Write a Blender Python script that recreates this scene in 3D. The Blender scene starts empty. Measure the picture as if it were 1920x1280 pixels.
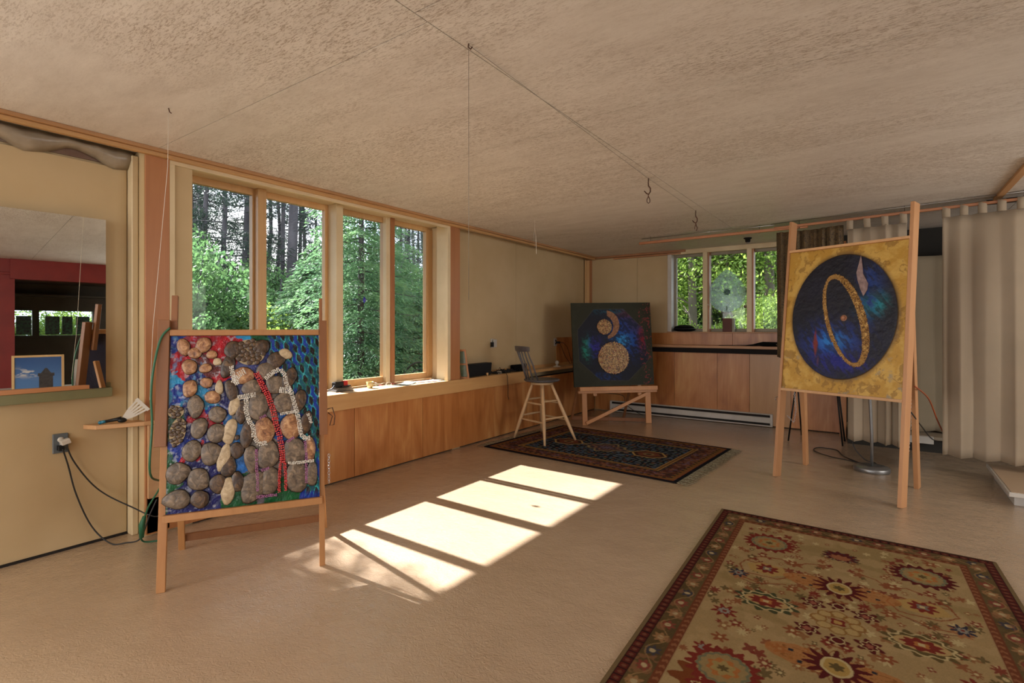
import bpy, math, random
import numpy as np
from mathutils import Vector, Matrix, noise as mnoise

SC = bpy.context.scene
COL = SC.collection
R = random.Random(7)
rng = np.random.default_rng(11)
PI = math.pi

# ------------------------------------------------------------------ camera
cam_d = bpy.data.cameras.new('camera')
cam_d.sensor_width = 36.0
cam_d.lens = 975.0 / 1920.0 * 36.0
cam_d.shift_y = -26.0 / 1920.0
cam_d.clip_end = 300
cam = bpy.data.objects.new('camera', cam_d)
COL.objects.link(cam)
cam.location = (0, 0, 1.35)
cam.rotation_euler = (PI / 2, 0, math.asin(0.5765))
SC.camera = cam

# ------------------------------------------------------------------ world, sun, room light, exposure
SC.view_settings.view_transform = 'Standard'
SC.view_settings.look = 'None'
SC.view_settings.gamma = 1.0
SC.view_settings.use_curve_mapping = False
SC.view_settings.exposure = 0.1
SC.cycles.max_bounces = 10
SC.cycles.diffuse_bounces = 5
SC.cycles.glossy_bounces = 4
SC.cycles.transmission_bounces = 6
SC.cycles.transparent_max_bounces = 12
SC.cycles.sample_clamp_indirect = 6.0
SC.cycles.caustics_reflective = False
SC.cycles.caustics_refractive = False
SC.cycles.use_denoising = True

world = bpy.data.worlds.new('sky')
SC.world = world
world.use_nodes = True
wn = world.node_tree.nodes
wl = world.node_tree.links
wn.clear()
w_out = wn.new('ShaderNodeOutputWorld')
w_bg = wn.new('ShaderNodeBackground')
w_no = wn.new('ShaderNodeTexNoise')
w_no.inputs['Scale'].default_value = 2.2
w_no.inputs['Detail'].default_value = 5
w_tc = wn.new('ShaderNodeTexCoord')
w_r = wn.new('ShaderNodeValToRGB')
w_r.color_ramp.elements[0].position = 0.40
w_r.color_ramp.elements[0].color = (0.62, 0.76, 1.0, 1)
w_r.color_ramp.elements[1].position = 0.60
w_r.color_ramp.elements[1].color = (1.0, 1.0, 1.0, 1)
wl.new(w_tc.outputs['Generated'], w_no.inputs['Vector'])
wl.new(w_no.outputs['Fac'], w_r.inputs['Fac'])
wl.new(w_r.outputs['Color'], w_bg.inputs['Color'])
w_bg.inputs['Strength'].default_value = 3.2
wl.new(w_bg.outputs['Background'], w_out.inputs['Surface'])

def add_sun(direction, strength, color):
    d = bpy.data.lights.new('sun', 'SUN')
    d.energy = strength
    d.angle = math.radians(0.7)
    d.color = color
    o = bpy.data.objects.new('sun', d)
    COL.objects.link(o)
    o.rotation_euler = Vector(direction).to_track_quat('-Z', 'Y').to_euler()
    o.location = (-20, 3, 16)
add_sun((1.237, -0.012, -1.0), 25.0, (1.0, 0.985, 1.0))

def area(name, loc, direction, sx, sy, power, color):
    d = bpy.data.lights.new(name, 'AREA')
    d.shape = 'RECTANGLE'
    d.size, d.size_y = sx, sy
    d.energy = power
    d.color = color
    o = bpy.data.objects.new(name, d)
    COL.objects.link(o)
    o.location = loc
    o.rotation_euler = Vector(direction).to_track_quat('-Z', 'Y').to_euler()
    return o
# soft light panels out of view, two of them added as fill; portals guide the sky light through the window strips in view
area('fill_rear', (-0.3, -3.66, 1.55), (0, 1, 0.02), 5.8, 1.6, 60, (1.0, 0.98, 0.95))  # added fill from behind the camera, its source unseen
area('daylight_side_windows', (-3.98, -1.75, 1.6), (1, 0.12, 0.0), 3.4, 1.6, 235, (1.0, 0.985, 0.965))
area('fill_side_room', (4.0, 4.3, 1.5), (-1, 0.0, 0.0), 2.6, 1.7, 100, (1.0, 0.975, 0.93))  # added fill from the right to lift the left wall
area('portal_left_windows', (-4.30, 2.98, 1.64), (1, 0, 0), 2.7, 1.7, 1, (1, 1, 1)).data.cycles.is_portal = True
area('portal_back_windows', (-1.6, 8.02, 1.87), (0, -1, 0), 2.0, 1.2, 1, (1, 1, 1)).data.cycles.is_portal = True

# ------------------------------------------------------------------ helpers
def lin(c):
    return tuple(((x / 255.0) / 12.92 if x / 255.0 <= 0.04045 else ((x / 255.0 + 0.055) / 1.055) ** 2.4) for x in c)

WL = {}
def wloc(o):
    return WL.get(o.name, Vector((0, 0, 0))) if o is not None else Vector((0, 0, 0))

def tag(o, label=None, cat=None, group=None, kind=None):
    if label: o['label'] = label
    if cat: o['category'] = cat
    if group: o['group'] = group
    if kind: o['kind'] = kind
    return o

def thing(name, loc, label, cat, group=None):
    o = bpy.data.objects.new(name, None)
    o.empty_display_size = 0.1
    COL.objects.link(o)
    o.location = loc
    WL[o.name] = Vector(loc)
    return tag(o, label, cat, group)

class MB:
    def __init__(self):
        self.v, self.f, self.smooth = [], [], []
    def add(self, vs, fs, smooth=False):
        b = len(self.v)
        self.v += [tuple(p) for p in vs]
        self.f += [tuple(i + b for i in q) for q in fs]
        self.smooth += [smooth] * len(fs)
        return self
    def box(self, x0, x1, y0, y1, z0, z1):
        vs = [(x, y, z) for z in (z0, z1) for y in (y0, y1) for x in (x0, x1)]
        return self.add(vs, [(0, 2, 3, 1), (4, 5, 7, 6), (0, 1, 5, 4), (2, 6, 7, 3), (0, 4, 6, 2), (1, 3, 7, 5)])
    def obox(self, c, ax, ay, az):
        c, ax, ay, az = Vector(c), Vector(ax), Vector(ay), Vector(az)
        vs = [c + ax * i + ay * j + az * k for k in (-1, 1) for j in (-1, 1) for i in (-1, 1)]
        return self.add(vs, [(0, 2, 3, 1), (4, 5, 7, 6), (0, 1, 5, 4), (2, 6, 7, 3), (0, 4, 6, 2), (1, 3, 7, 5)])
    def beam(self, p0, p1, side, w, t):
        """rectangular bar from p0 to p1; side = direction of the width w; t = the other thickness"""
        p0, p1, side = Vector(p0), Vector(p1), Vector(side)
        d = (p1 - p0)
        L = d.length
        d.normalize()
        s = (side - d * side.dot(d)).normalized()
        n = d.cross(s)
        return self.obox((p0 + p1) / 2, d * L / 2, s * w / 2, n * t / 2)
    def tube(self, pts, r, n=8, cap=True):
        pts = [Vector(p) for p in pts]
        m = len(pts)
        rs = r if isinstance(r, (list, tuple)) else [r] * m
        vs = []
        prev = None
        for i, p in enumerate(pts):
            d = (pts[min(i + 1, m - 1)] - pts[max(i - 1, 0)])
            if d.length < 1e-9: d = Vector((0, 0, 1))
            d.normalize()
            a = Vector((0, 0, 1)) if abs(d.z) < 0.9 else Vector((1, 0, 0))
            if prev is not None and abs(prev.dot(d)) < 0.98: a = prev
            u = (a - d * a.dot(d)).normalized()
            prev = u
            w = d.cross(u)
            for k in range(n):
                t = 2 * PI * k / n
                vs.append(p + (u * math.cos(t) + w * math.sin(t)) * rs[i])
        fs = [(i * n + k, i * n + (k + 1) % n, (i + 1) * n + (k + 1) % n, (i + 1) * n + k) for i in range(m - 1) for k in range(n)]
        if cap:
            fs += [tuple(reversed(range(n))), tuple((m - 1) * n + k for k in range(n))]
        return self.add(vs, fs, True)
    def lathe(self, c, prof, n=24, M=None):
        vs = []
        c = Vector(c)
        for (r, z) in prof:
            for k in range(n):
                t = 2 * PI * k / n
                p = Vector((r * math.cos(t), r * math.sin(t), z))
                vs.append(c + (M @ p if M else p))
        m = len(prof)
        fs = [(i * n + k, i * n + (k + 1) % n, (i + 1) * n + (k + 1) % n, (i + 1) * n + k) for i in range(m - 1) for k in range(n)]
        fs += [tuple(reversed(range(n))), tuple((m - 1) * n + k for k in range(n))]
        return self.add(vs, fs, True)
    def ball(self, c, rx, ry=None, rz=None, n=10, m=6, M=None):
        ry, rz = ry or rx, rz or rx
        c = Vector(c)
        vs = []
        for i in range(1, m):
            ph = PI * i / m
            for k in range(n):
                t = 2 * PI * k / n
                p = Vector((rx * math.sin(ph) * math.cos(t), ry * math.sin(ph) * math.sin(t), rz * math.cos(ph)))
                vs.append(c + (M @ p if M else p))
        top = len(vs); q = Vector((0, 0, rz)); vs.append(c + (M @ q if M else q))
        bot = len(vs); q = Vector((0, 0, -rz)); vs.append(c + (M @ q if M else q))
        fs = [(i * n + k, (i + 1) * n + k, (i + 1) * n + (k + 1) % n, i * n + (k + 1) % n) for i in range(m - 2) for k in range(n)]
        fs += [(top, k, (k + 1) % n) for k in range(n)] + [(bot, (m - 2) * n + (k + 1) % n, (m - 2) * n + k) for k in range(n)]
        return self.add(vs, fs, True)
    def prism(self, pts, vec):
        pts = [Vector(p) for p in pts]
        n = len(pts)
        vec = Vector(vec)
        return self.add(pts + [p + vec for p in pts],
                        [tuple(reversed(range(n))), tuple(range(n, 2 * n))] + [(i, (i + 1) % n, (i + 1) % n + n, i + n) for i in range(n)])
    def build(self, name, mat, parent=None, origin=None, bevel=0.0, seg=1, recalc=False):
        me = bpy.data.meshes.new(name)
        off = wloc(parent) if parent is not None else (Vector(origin) if origin is not None else Vector((0, 0, 0)))
        org = Vector((0, 0, 0))
        if parent is not None and origin is not None:
            org = Vector(origin) - off
            off = Vector(origin)
        me.from_pydata([tuple(Vector(p) - off) for p in self.v], [], self.f)
        me.polygons.foreach_set('use_smooth', self.smooth)
        me.materials.append(mat)
        me.update()
        if recalc:
            import bmesh
            bm = bmesh.new(); bm.from_mesh(me)
            bmesh.ops.recalc_face_normals(bm, faces=bm.faces)
            bm.to_mesh(me); bm.free()
        o = bpy.data.objects.new(name, me)
        COL.objects.link(o)
        if parent is not None:
            o.parent = parent
            o.location = org
        else:
            o.location = off
        WL[o.name] = off.copy()
        if bevel > 0:
            b = o.modifiers.new('bevel', 'BEVEL')
            b.width = bevel
            b.segments = seg
            b.limit_method = 'ANGLE'
            b.harden_normals = False
        return o

def structure(o):
    o['kind'] = 'structure'
    return o

# ------------------------------------------------------------------ materials
def new_mat(name):
    m = bpy.data.materials.new(name)
    m.use_nodes = True
    nt = m.node_tree
    return m, nt, nt.nodes, nt.links, nt.nodes['Principled BSDF']

def ramp(nodes, stops):
    r = nodes.new('ShaderNodeValToRGB')
    e = r.color_ramp.elements
    while len(e) < len(stops): e.new(0.5)
    for i, (p, c) in enumerate(stops):
        e[i].position = p
        e[i].color = (*c, 1)
    return r

def noise_of(nodes, links, scale, detail=4, stretch=(1, 1, 1), rough=0.55, coord='Object', dist=0.0):
    tc = nodes.new('ShaderNodeTexCoord')
    mp = nodes.new('ShaderNodeMapping')
    mp.inputs['Scale'].default_value = stretch
    links.new(tc.outputs[coord], mp.inputs['Vector'])
    n = nodes.new('ShaderNodeTexNoise')
    n.inputs['Scale'].default_value = scale
    n.inputs['Detail'].default_value = detail
    n.inputs['Roughness'].default_value = rough
    n.inputs['Distortion'].default_value = dist
    links.new(mp.outputs['Vector'], n.inputs['Vector'])
    return n, mp

def bump_into(nodes, links, src, bsdf, strength, dist=0.01):
    b = nodes.new('ShaderNodeBump')
    b.inputs['Strength'].default_value = strength
    b.inputs['Distance'].default_value = dist
    links.new(src, b.inputs['Height'])
    links.new(b.outputs['Normal'], bsdf.inputs['Normal'])
    return b

def paint(name, c, rough=0.6, c2=None, scale=3.0, stretch=(1, 1, 1), bump=0.0, bscale=60, metal=0.0, spec=0.5, detail=4, bdist=0.003):
    m, nt, N, L, B = new_mat(name)
    c2 = c2 or tuple(x * 0.86 for x in c)
    n, _ = noise_of(N, L, scale, detail, stretch)
    r = ramp(N, [(0.33, c2), (0.66, c)])
    L.new(n.outputs['Fac'], r.inputs['Fac'])
    L.new(r.outputs['Color'], B.inputs['Base Color'])
    B.inputs['Roughness'].default_value = rough
    B.inputs['Metallic'].default_value = metal
    B.inputs['Specular IOR Level'].default_value = spec
    if bump > 0:
        n2, _ = noise_of(N, L, bscale, 3)
        bump_into(N, L, n2.outputs['Fac'], B, bump, bdist)
    return m

def wood(name, light, dark, axis='z', scale=1.0, rough=0.45, contrast=(0.3, 0.7), knots=False, rand=0.12, bump=0.05):
    """timber with the grain stretched along one axis"""
    m, nt, N, L, B = new_mat(name)
    s = {'x': (0.06, 1, 1), 'y': (1, 0.06, 1), 'z': (1, 1, 0.06)}[axis]
    n, mp = noise_of(N, L, 22 * scale, 5, s, 0.6, dist=0.6)
    n2, mp2 = noise_of(N, L, 2.2 * scale, 3, tuple(0.35 if q < 1 else 1 for q in s), 0.5, dist=1.4)
    oi = N.new('ShaderNodeObjectInfo')
    va = N.new('ShaderNodeVectorMath'); va.operation = 'SCALE'
    va.inputs[0].default_value = (13, 7, 5)
    L.new(oi.outputs['Random'], va.inputs['Scale'])
    L.new(va.outputs['Vector'], mp.inputs['Location'])
    L.new(va.outputs['Vector'], mp2.inputs['Location'])
    mx = N.new('ShaderNodeMath'); mx.operation = 'MULTIPLY_ADD'
    mx.inputs[1].default_value = 0.45
    L.new(n.outputs['Fac'], mx.inputs[0])
    m2 = N.new('ShaderNodeMath'); m2.operation = 'MULTIPLY'
    m2.inputs[1].default_value = 0.55
    L.new(n2.outputs['Fac'], m2.inputs[0])
    L.new(m2.outputs[0], mx.inputs[2])
    r = ramp(N, [(contrast[0], dark), (contrast[1], light)])
    L.new(mx.outputs[0], r.inputs['Fac'])
    hs = N.new('ShaderNodeHueSaturation')
    mr = N.new('ShaderNodeMapRange')
    mr.inputs['To Min'].default_value = 1 - rand
    mr.inputs['To Max'].default_value = 1 + rand
    L.new(oi.outputs['Random'], mr.inputs['Value'])
    L.new(mr.outputs['Result'], hs.inputs['Value'])
    L.new(r.outputs['Color'], hs.inputs['Color'])
    col = hs.outputs['Color']
    if knots:
        v = N.new('ShaderNodeTexVoronoi')
        v.inputs['Scale'].default_value = 2.4
        tc = N.new('ShaderNodeTexCoord')
        mpk = N.new('ShaderNodeMapping')
        mpk.inputs['Scale'].default_value = tuple(0.5 if q < 1 else 1 for q in s)
        L.new(tc.outputs['Object'], mpk.inputs['Vector'])
        L.new(mpk.outputs['Vector'], v.inputs['Vector'])
        kr = ramp(N, [(0.02, (0.25, 0.2, 0.2)), (0.05, (1, 1, 1))])
        L.new(v.outputs['Distance'], kr.inputs['Fac'])
        mm = N.new('ShaderNodeMix'); mm.data_type = 'RGBA'; mm.blend_type = 'MULTIPLY'
        mm.inputs[0].default_value = 1.0
        L.new(col, mm.inputs[6]); L.new(kr.outputs['Color'], mm.inputs[7])
        col = mm.outputs[2]
    L.new(col, B.inputs['Base Color'])
    B.inputs['Roughness'].default_value = rough
    if bump: bump_into(N, L, n.outputs['Fac'], B, bump, 0.004)
    return m

def flat(name, c, rough=0.5, metal=0.0, spec=0.5):
    m, nt, N, L, B = new_mat(name)
    B.inputs['Base Color'].default_value = (*c, 1)
    B.inputs['Roughness'].default_value = rough
    B.inputs['Metallic'].default_value = metal
    B.inputs['Specular IOR Level'].default_value = spec
    return m

def glass_mat(name, tint=(1, 1, 1), rough=0.0, frost=0.0):
    """thin pane: mostly transparent, mirror-like at grazing angles"""
    m, nt, N, L, B = new_mat(name)
    N.remove(B)
    out = N['Material Output']
    tr = N.new('ShaderNodeBsdfTransparent'); tr.inputs['Color'].default_value = (*tint, 1)
    gl = N.new('ShaderNodeBsdfGlossy'); gl.inputs['Roughness'].default_value = rough
    fr = N.new('ShaderNodeFresnel'); fr.inputs['IOR'].default_value = 1.18
    mx = N.new('ShaderNodeMixShader')
    L.new(fr.outputs['Fac'], mx.inputs['Fac'])
    L.new(tr.outputs[0], mx.inputs[1]); L.new(gl.outputs[0], mx.inputs[2])
    last = mx
    if frost > 0:
        df = N.new('ShaderNodeBsdfTranslucent'); df.inputs['Color'].default_value = (0.75, 0.85, 0.85, 1)
        d2 = N.new('ShaderNodeBsdfDiffuse'); d2.inputs['Color'].default_value = (0.5, 0.6, 0.62, 1)
        ad = N.new('ShaderNodeMixShader'); ad.inputs['Fac'].default_value = 0.5
        L.new(df.outputs[0], ad.inputs[1]); L.new(d2.outputs[0], ad.inputs[2])
        n, _ = noise_of(N, L, 35, 4)
        mr = N.new('ShaderNodeMapRange')
        mr.inputs['From Min'].default_value = 0.35; mr.inputs['From Max'].default_value = 0.7
        mr.inputs['To Min'].default_value = frost * 0.55; mr.inputs['To Max'].default_value = frost
        L.new(n.outputs['Fac'], mr.inputs['Value'])
        m2 = N.new('ShaderNodeMixShader')
        L.new(mr.outputs['Result'], m2.inputs['Fac'])
        L.new(mx.outputs[0], m2.inputs[1]); L.new(ad.outputs[0], m2.inputs[2])
        last = m2
    L.new(last.outputs[0], out.inputs['Surface'])
    return m

def vcol_mat(name, rough=0.8, spec=0.3, bump=0.0, bscale=300, trans=0.0, sheen=0.0, gloss_noise=False, coat=0.0):
    m, nt, N, L, B = new_mat(name)
    a = N.new('ShaderNodeAttribute'); a.attribute_name = 'paint'
    L.new(a.outputs['Color'], B.inputs['Base Color'])
    B.inputs['Roughness'].default_value = rough
    B.inputs['Specular IOR Level'].default_value = spec
    B.inputs['Sheen Weight'].default_value = sheen
    B.inputs['Coat Weight'].default_value = coat
    B.inputs['Coat Roughness'].default_value = 0.2
    if bump > 0:
        n2, _ = noise_of(N, L, bscale, 3)
        bump_into(N, L, n2.outputs['Fac'], B, bump, 0.004)
    if trans > 0:
        t = N.new('ShaderNodeBsdfTranslucent')
        L.new(a.outputs['Color'], t.inputs['Color'])
        mx = N.new('ShaderNodeMixShader'); mx.inputs['Fac'].default_value = trans
        L.new(B.outputs[0], mx.inputs[1]); L.new(t.outputs[0], mx.inputs[2])
        L.new(mx.outputs[0], N['Material Output'].inputs['Surface'])
    return m

def leaf_mat(name, c, c2, trans=0.35):
    m, nt, N, L, B = new_mat(name)
    n, _ = noise_of(N, L, 1.1, 3, coord='Object')
    r = ramp(N, [(0.35, c2), (0.65, c)])
    L.new(n.outputs['Fac'], r.inputs['Fac'])
    L.new(r.outputs['Color'], B.inputs['Base Color'])
    B.inputs['Roughness'].default_value = 0.55
    B.inputs['Specular IOR Level'].default_value = 0.25
    t = N.new('ShaderNodeBsdfTranslucent')
    hs = N.new('ShaderNodeHueSaturation'); hs.inputs['Value'].default_value = 1.5
    L.new(r.outputs['Color'], hs.inputs['Color'])
    L.new(hs.outputs['Color'], t.inputs['Color'])
    mx = N.new('ShaderNodeMixShader'); mx.inputs['Fac'].default_value = trans
    L.new(B.outputs[0], mx.inputs[1]); L.new(t.outputs[0], mx.inputs[2])
    L.new(mx.outputs[0], N['Material Output'].inputs['Surface'])
    return m

M = {}
M['cream'] = paint('cream_paint', (0.575, 0.44, 0.25), 0.6, (0.51, 0.38, 0.205), 1.6, bump=0.05, bscale=40, spec=0.3)
M['cream_light'] = paint('cream_trim_paint', (0.70, 0.58, 0.37), 0.5, (0.62, 0.50, 0.30), 3.0, spec=0.35)
M['pine'] = wood('pine_frame_wood', (0.66, 0.43, 0.20), (0.53, 0.31, 0.13), 'z', 1.0, 0.42)
M['pine_y'] = wood('pine_board_wood', (0.62, 0.37, 0.15), (0.48, 0.26, 0.095), 'y', 1.0, 0.42, knots=True)
M['pine_x'] = wood('pine_board_wood_across', (0.50, 0.25, 0.10), (0.37, 0.17, 0.06), 'x', 1.0, 0.42)
M['trimwood'] = wood('ceiling_trim_wood', (0.50, 0.27, 0.115), (0.38, 0.19, 0.075), 'y', 1.0, 0.5)
M['trimwood_x'] = wood('ceiling_trim_wood_across', (0.42, 0.20, 0.08), (0.30, 0.13, 0.05), 'x', 1.0, 0.5)
M['redwood'] = wood('red_post_wood', (0.43, 0.19, 0.07), (0.33, 0.13, 0.045), 'z', 0.8, 0.45)
def ply_mat(name, stops, sc=1.0):
    m, nt, N, L, B = new_mat(name)
    oi = N.new('ShaderNodeObjectInfo')
    va = N.new('ShaderNodeVectorMath'); va.operation = 'SCALE'; va.inputs[0].default_value = (13, 7, 5)
    L.new(oi.outputs['Random'], va.inputs['Scale'])
    big, mp = noise_of(N, L, 2.6 * sc, 4, (1, 1, 0.28), 0.5, dist=2.2)
    fine, mp2 = noise_of(N, L, 70, 4, (1, 1, 0.04), 0.6)
    for q in (mp, mp2): L.new(va.outputs['Vector'], q.inputs['Location'])
    mx = N.new('ShaderNodeMath'); mx.operation = 'MULTIPLY_ADD'; mx.inputs[1].default_value = 0.22
    m2 = N.new('ShaderNodeMath'); m2.operation = 'MULTIPLY'; m2.inputs[1].default_value = 0.78
    L.new(big.outputs['Fac'], m2.inputs[0]); L.new(fine.outputs['Fac'], mx.inputs[0]); L.new(m2.outputs[0], mx.inputs[2])
    r = ramp(N, stops); L.new(mx.outputs[0], r.inputs['Fac'])
    L.new(r.outputs['Color'], B.inputs['Base Color'])
    B.inputs['Roughness'].default_value = 0.34
    return m
M['plywood'] = ply_mat('varnished_plywood', [(0.30, (0.29, 0.095, 0.024)), (0.44, (0.41, 0.155, 0.042)), (0.56, (0.49, 0.21, 0.065)), (0.68, (0.58, 0.30, 0.105))])
M['easel'] = wood('easel_wood', (0.48, 0.235, 0.085), (0.36, 0.16, 0.055), 'z', 1.2, 0.5)
M['easel_dark'] = wood('easel_wood_dark', (0.30, 0.125, 0.045), (0.22, 0.085, 0.03), 'z', 1.2, 0.5)
M['easel_pale'] = wood('easel_wood_pale', (0.66, 0.39, 0.19), (0.55, 0.30, 0.13), 'z', 1.2, 0.5)
M['stoolwood'] = wood('stool_leg_wood', (0.62, 0.42, 0.23), (0.52, 0.33, 0.17), 'z', 1.2, 0.4)
M['stoolgrey'] = paint('stool_grey_paint', (0.085, 0.08, 0.085), 0.35, (0.06, 0.055, 0.06), 8)
M['black'] = paint('black_plastic', (0.008, 0.008, 0.008), 0.5, (0.005, 0.005, 0.005), 10, spec=0.3)
M['blackcloth'] = paint('black_cloth', (0.006, 0.006, 0.006), 0.9, (0.003, 0.003, 0.003), 10, spec=0.1)
M['dark'] = flat('dark_gap', (0.012, 0.008, 0.006), 0.9)
M['white'] = paint('white_enamel', (0.55, 0.52, 0.47), 0.4, (0.48, 0.45, 0.40), 6)
M['whiteplastic'] = flat('white_plastic', (0.62, 0.58, 0.5), 0.35)
M['metal'] = flat('steel', (0.45, 0.43, 0.41), 0.3, 1.0)
M['rust'] = paint('rusty_iron', (0.13, 0.055, 0.03), 0.6, (0.05, 0.025, 0.018), 60, metal=0.5)
M['wire'] = flat('thin_wire', (0.20, 0.17, 0.13), 0.5, 0.3)
M['string'] = flat('pale_string', (0.66, 0.60, 0.50), 0.8)
M['cord_black'] = flat('black_cord', (0.012, 0.011, 0.010), 0.5)
M['cord_green'] = flat('green_cord', (0.02, 0.12, 0.055), 0.5)
M['cord_orange'] = flat('orange_cord', (0.33, 0.07, 0.02), 0.5)
M['green_paint'] = paint('sage_green_paint', (0.22, 0.21, 0.10), 0.6, (0.18, 0.175, 0.085), 5)
M['plateblue'] = flat('grey_blue_plate', (0.12, 0.14, 0.15), 0.4)
M['glass'] = glass_mat('window_glass')
M['curtain'] = paint('unbleached_curtain_cloth', (0.35, 0.275, 0.195), 0.9, (0.30, 0.24, 0.17), 2.0, bump=0.1, bscale=400, spec=0.1)
M['red_paint'] = paint('dark_red_paint', (0.22, 0.014, 0.010), 0.5, (0.18, 0.010, 0.008), 4)
M['asphalt'] = flat('roof_dark', (0.05, 0.05, 0.05), 0.9)

# floor: painted, wavy, slightly glossy
def floor_material():
    m, nt, N, L, B = new_mat('painted_floor')
    n, _ = noise_of(N, L, 0.9, 5, (1, 1, 1))
    r = ramp(N, [(0.3, (0.40, 0.285, 0.185)), (0.5, (0.455, 0.33, 0.215)), (0.72, (0.51, 0.375, 0.25))])
    L.new(n.outputs['Fac'], r.inputs['Fac'])
    n1, _ = noise_of(N, L, 55, 5, (1, 1, 1), 0.7)
    r1 = ramp(N, [(0.26, (0.45, 0.38, 0.30)), (0.36, (1, 1, 1))])
    L.new(n1.outputs['Fac'], r1.inputs['Fac'])
    mm = N.new('ShaderNodeMix'); mm.data_type = 'RGBA'; mm.blend_type = 'MULTIPLY'
    mm.inputs[0].default_value = 0.8
    L.new(r.outputs['Color'], mm.inputs[6]); L.new(r1.outputs['Color'], mm.inputs[7])
    L.new(mm.outputs[2], B.inputs['Base Color'])
    B.inputs['Roughness'].default_value = 0.2
    B.inputs['Coat Weight'].default_value = 0.85
    B.inputs['Coat Roughness'].default_value = 0.10
    B.inputs['Specular IOR Level'].default_value = 0.55
    n2, _ = noise_of(N, L, 38, 3, (1, 1, 1), 0.55, dist=2.5)
    n3, _ = noise_of(N, L, 5, 3)
    ad = N.new('ShaderNodeMath'); ad.operation = 'MULTIPLY_ADD'; ad.inputs[1].default_value = 0.35
    L.new(n2.outputs['Fac'], ad.inputs[0]); L.new(n3.outputs['Fac'], ad.inputs[2])
    bb_ = bump_into(N, L, ad.outputs[0], B, 0.6, 0.014)
    L.new(bb_.outputs['Normal'], B.inputs['Coat Normal'])
    return m
M['floor'] = floor_material()

def ceiling_material():
    m, nt, N, L, B = new_mat('whitewashed_board')
    big, _ = noise_of(N, L, 0.9, 4, (0.5, 1, 1))
    rb = ramp(N, [(0.40, (0.12, 0.12, 0.12)), (0.56, (1, 1, 1))])
    L.new(big.outputs['Fac'], rb.inputs['Fac'])
    f, _ = noise_of(N, L, 150, 6, (0.22, 1, 1), 0.78, dist=0.7)
    rf = ramp(N, [(0.51, (0, 0, 0)), (0.57, (1, 1, 1))])
    L.new(f.outputs['Fac'], rf.inputs['Fac'])
    f2, _ = noise_of(N, L, 9, 6, (0.3, 1, 1), 0.7)
    rf2 = ramp(N, [(0.36, (0, 0, 0)), (0.72, (1, 1, 1))])
    L.new(f2.outputs['Fac'], rf2.inputs['Fac'])
    mu = N.new('ShaderNodeMath'); mu.operation = 'MULTIPLY'
    L.new(rb.outputs['Color'], mu.inputs[0]); L.new(rf.outputs['Color'], mu.inputs[1])
    mu2 = N.new('ShaderNodeMath'); mu2.operation = 'MULTIPLY'; mu2.inputs[1].default_value = 0.75
    L.new(mu.outputs[0], mu2.inputs[0])
    a = N.new('ShaderNodeMix'); a.data_type = 'RGBA'
    a.inputs[6].default_value = (0.73, 0.685, 0.62, 1); a.inputs[7].default_value = (0.60, 0.55, 0.485, 1)
    L.new(rf2.outputs['Color'], a.inputs[0])
    b = N.new('ShaderNodeMix'); b.data_type = 'RGBA'
    b.inputs[7].default_value = (0.29, 0.215, 0.15, 1)
    L.new(mu2.outputs[0], b.inputs[0]); L.new(a.outputs[2], b.inputs[6])
    L.new(b.outputs[2], B.inputs['Base Color'])
    B.inputs['Roughness'].default_value = 0.5
    B.inputs['Specular IOR Level'].default_value = 0.35
    bump_into(N, L, f.outputs['Fac'], B, 0.06, 0.003)
    return m
M['ceiling'] = ceiling_material()

# ------------------------------------------------------------------ room shell
CZ = 2.51          # ceiling height
XL = -4.03         # recessed face of the left wall
YB = 7.86          # back wall
fl = structure(MB().box(-4.4, 7.4, -3.8, 8.05, -0.12, 0.0).build('floor', M['floor']))

ce = structure(MB().box(-4.03, 4.35, -3.8, 7.9, CZ + 0.012, CZ + 0.05).build('ceiling', M['dark']))
xs = [(-4.03, -1.402), (-1.398, 1.038), (1.042, 4.3)]
ys = [-3.75, -2.38, -1.16, 0.14, 1.36, 2.60, 3.83, 5.06, 6.28, 7.50, 7.9]
for i, (xa, xb) in enumerate(xs):
    for j in range(len(ys) - 1):
        sh = 0.0 if i != 0 else (0.07 if 0 < j < 9 else 0.0)
        ya = ys[j] + 0.002 + (0 if j == 0 else sh)
        yb = ys[j + 1] - 0.002 + (0 if j + 1 == len(ys) - 1 else (0.07 if i == 0 and 0 < j + 1 < 9 else 0))
        MB().box(xa, xb, ya, yb, CZ, CZ + 0.013).build('ceiling_panel', M['ceiling'], ce)

# outer construction: roof slab with eave that cuts the sun, exterior wall skin
structure(MB().box(-5.25, 7.8, -4.2, 8.9, 2.76, 2.86).build('roof', M['asphalt']))

# left wall ---------------------------------------------------------------
wlft = structure(MB().box(-4.45, XL - 0.02, -3.8, 1.66, 0, 2.76)
                 .box(-4.45, XL - 0.02, 4.46, 8.1, 0, 2.76)
                 .box(-4.45, -4.10, 1.66, 4.46, 0.0, 0.74)
                 .box(-4.45, -4.10, 1.66, 4.46, 2.50, 2.76)
                 .build('wall_left', M['cream']))
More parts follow.
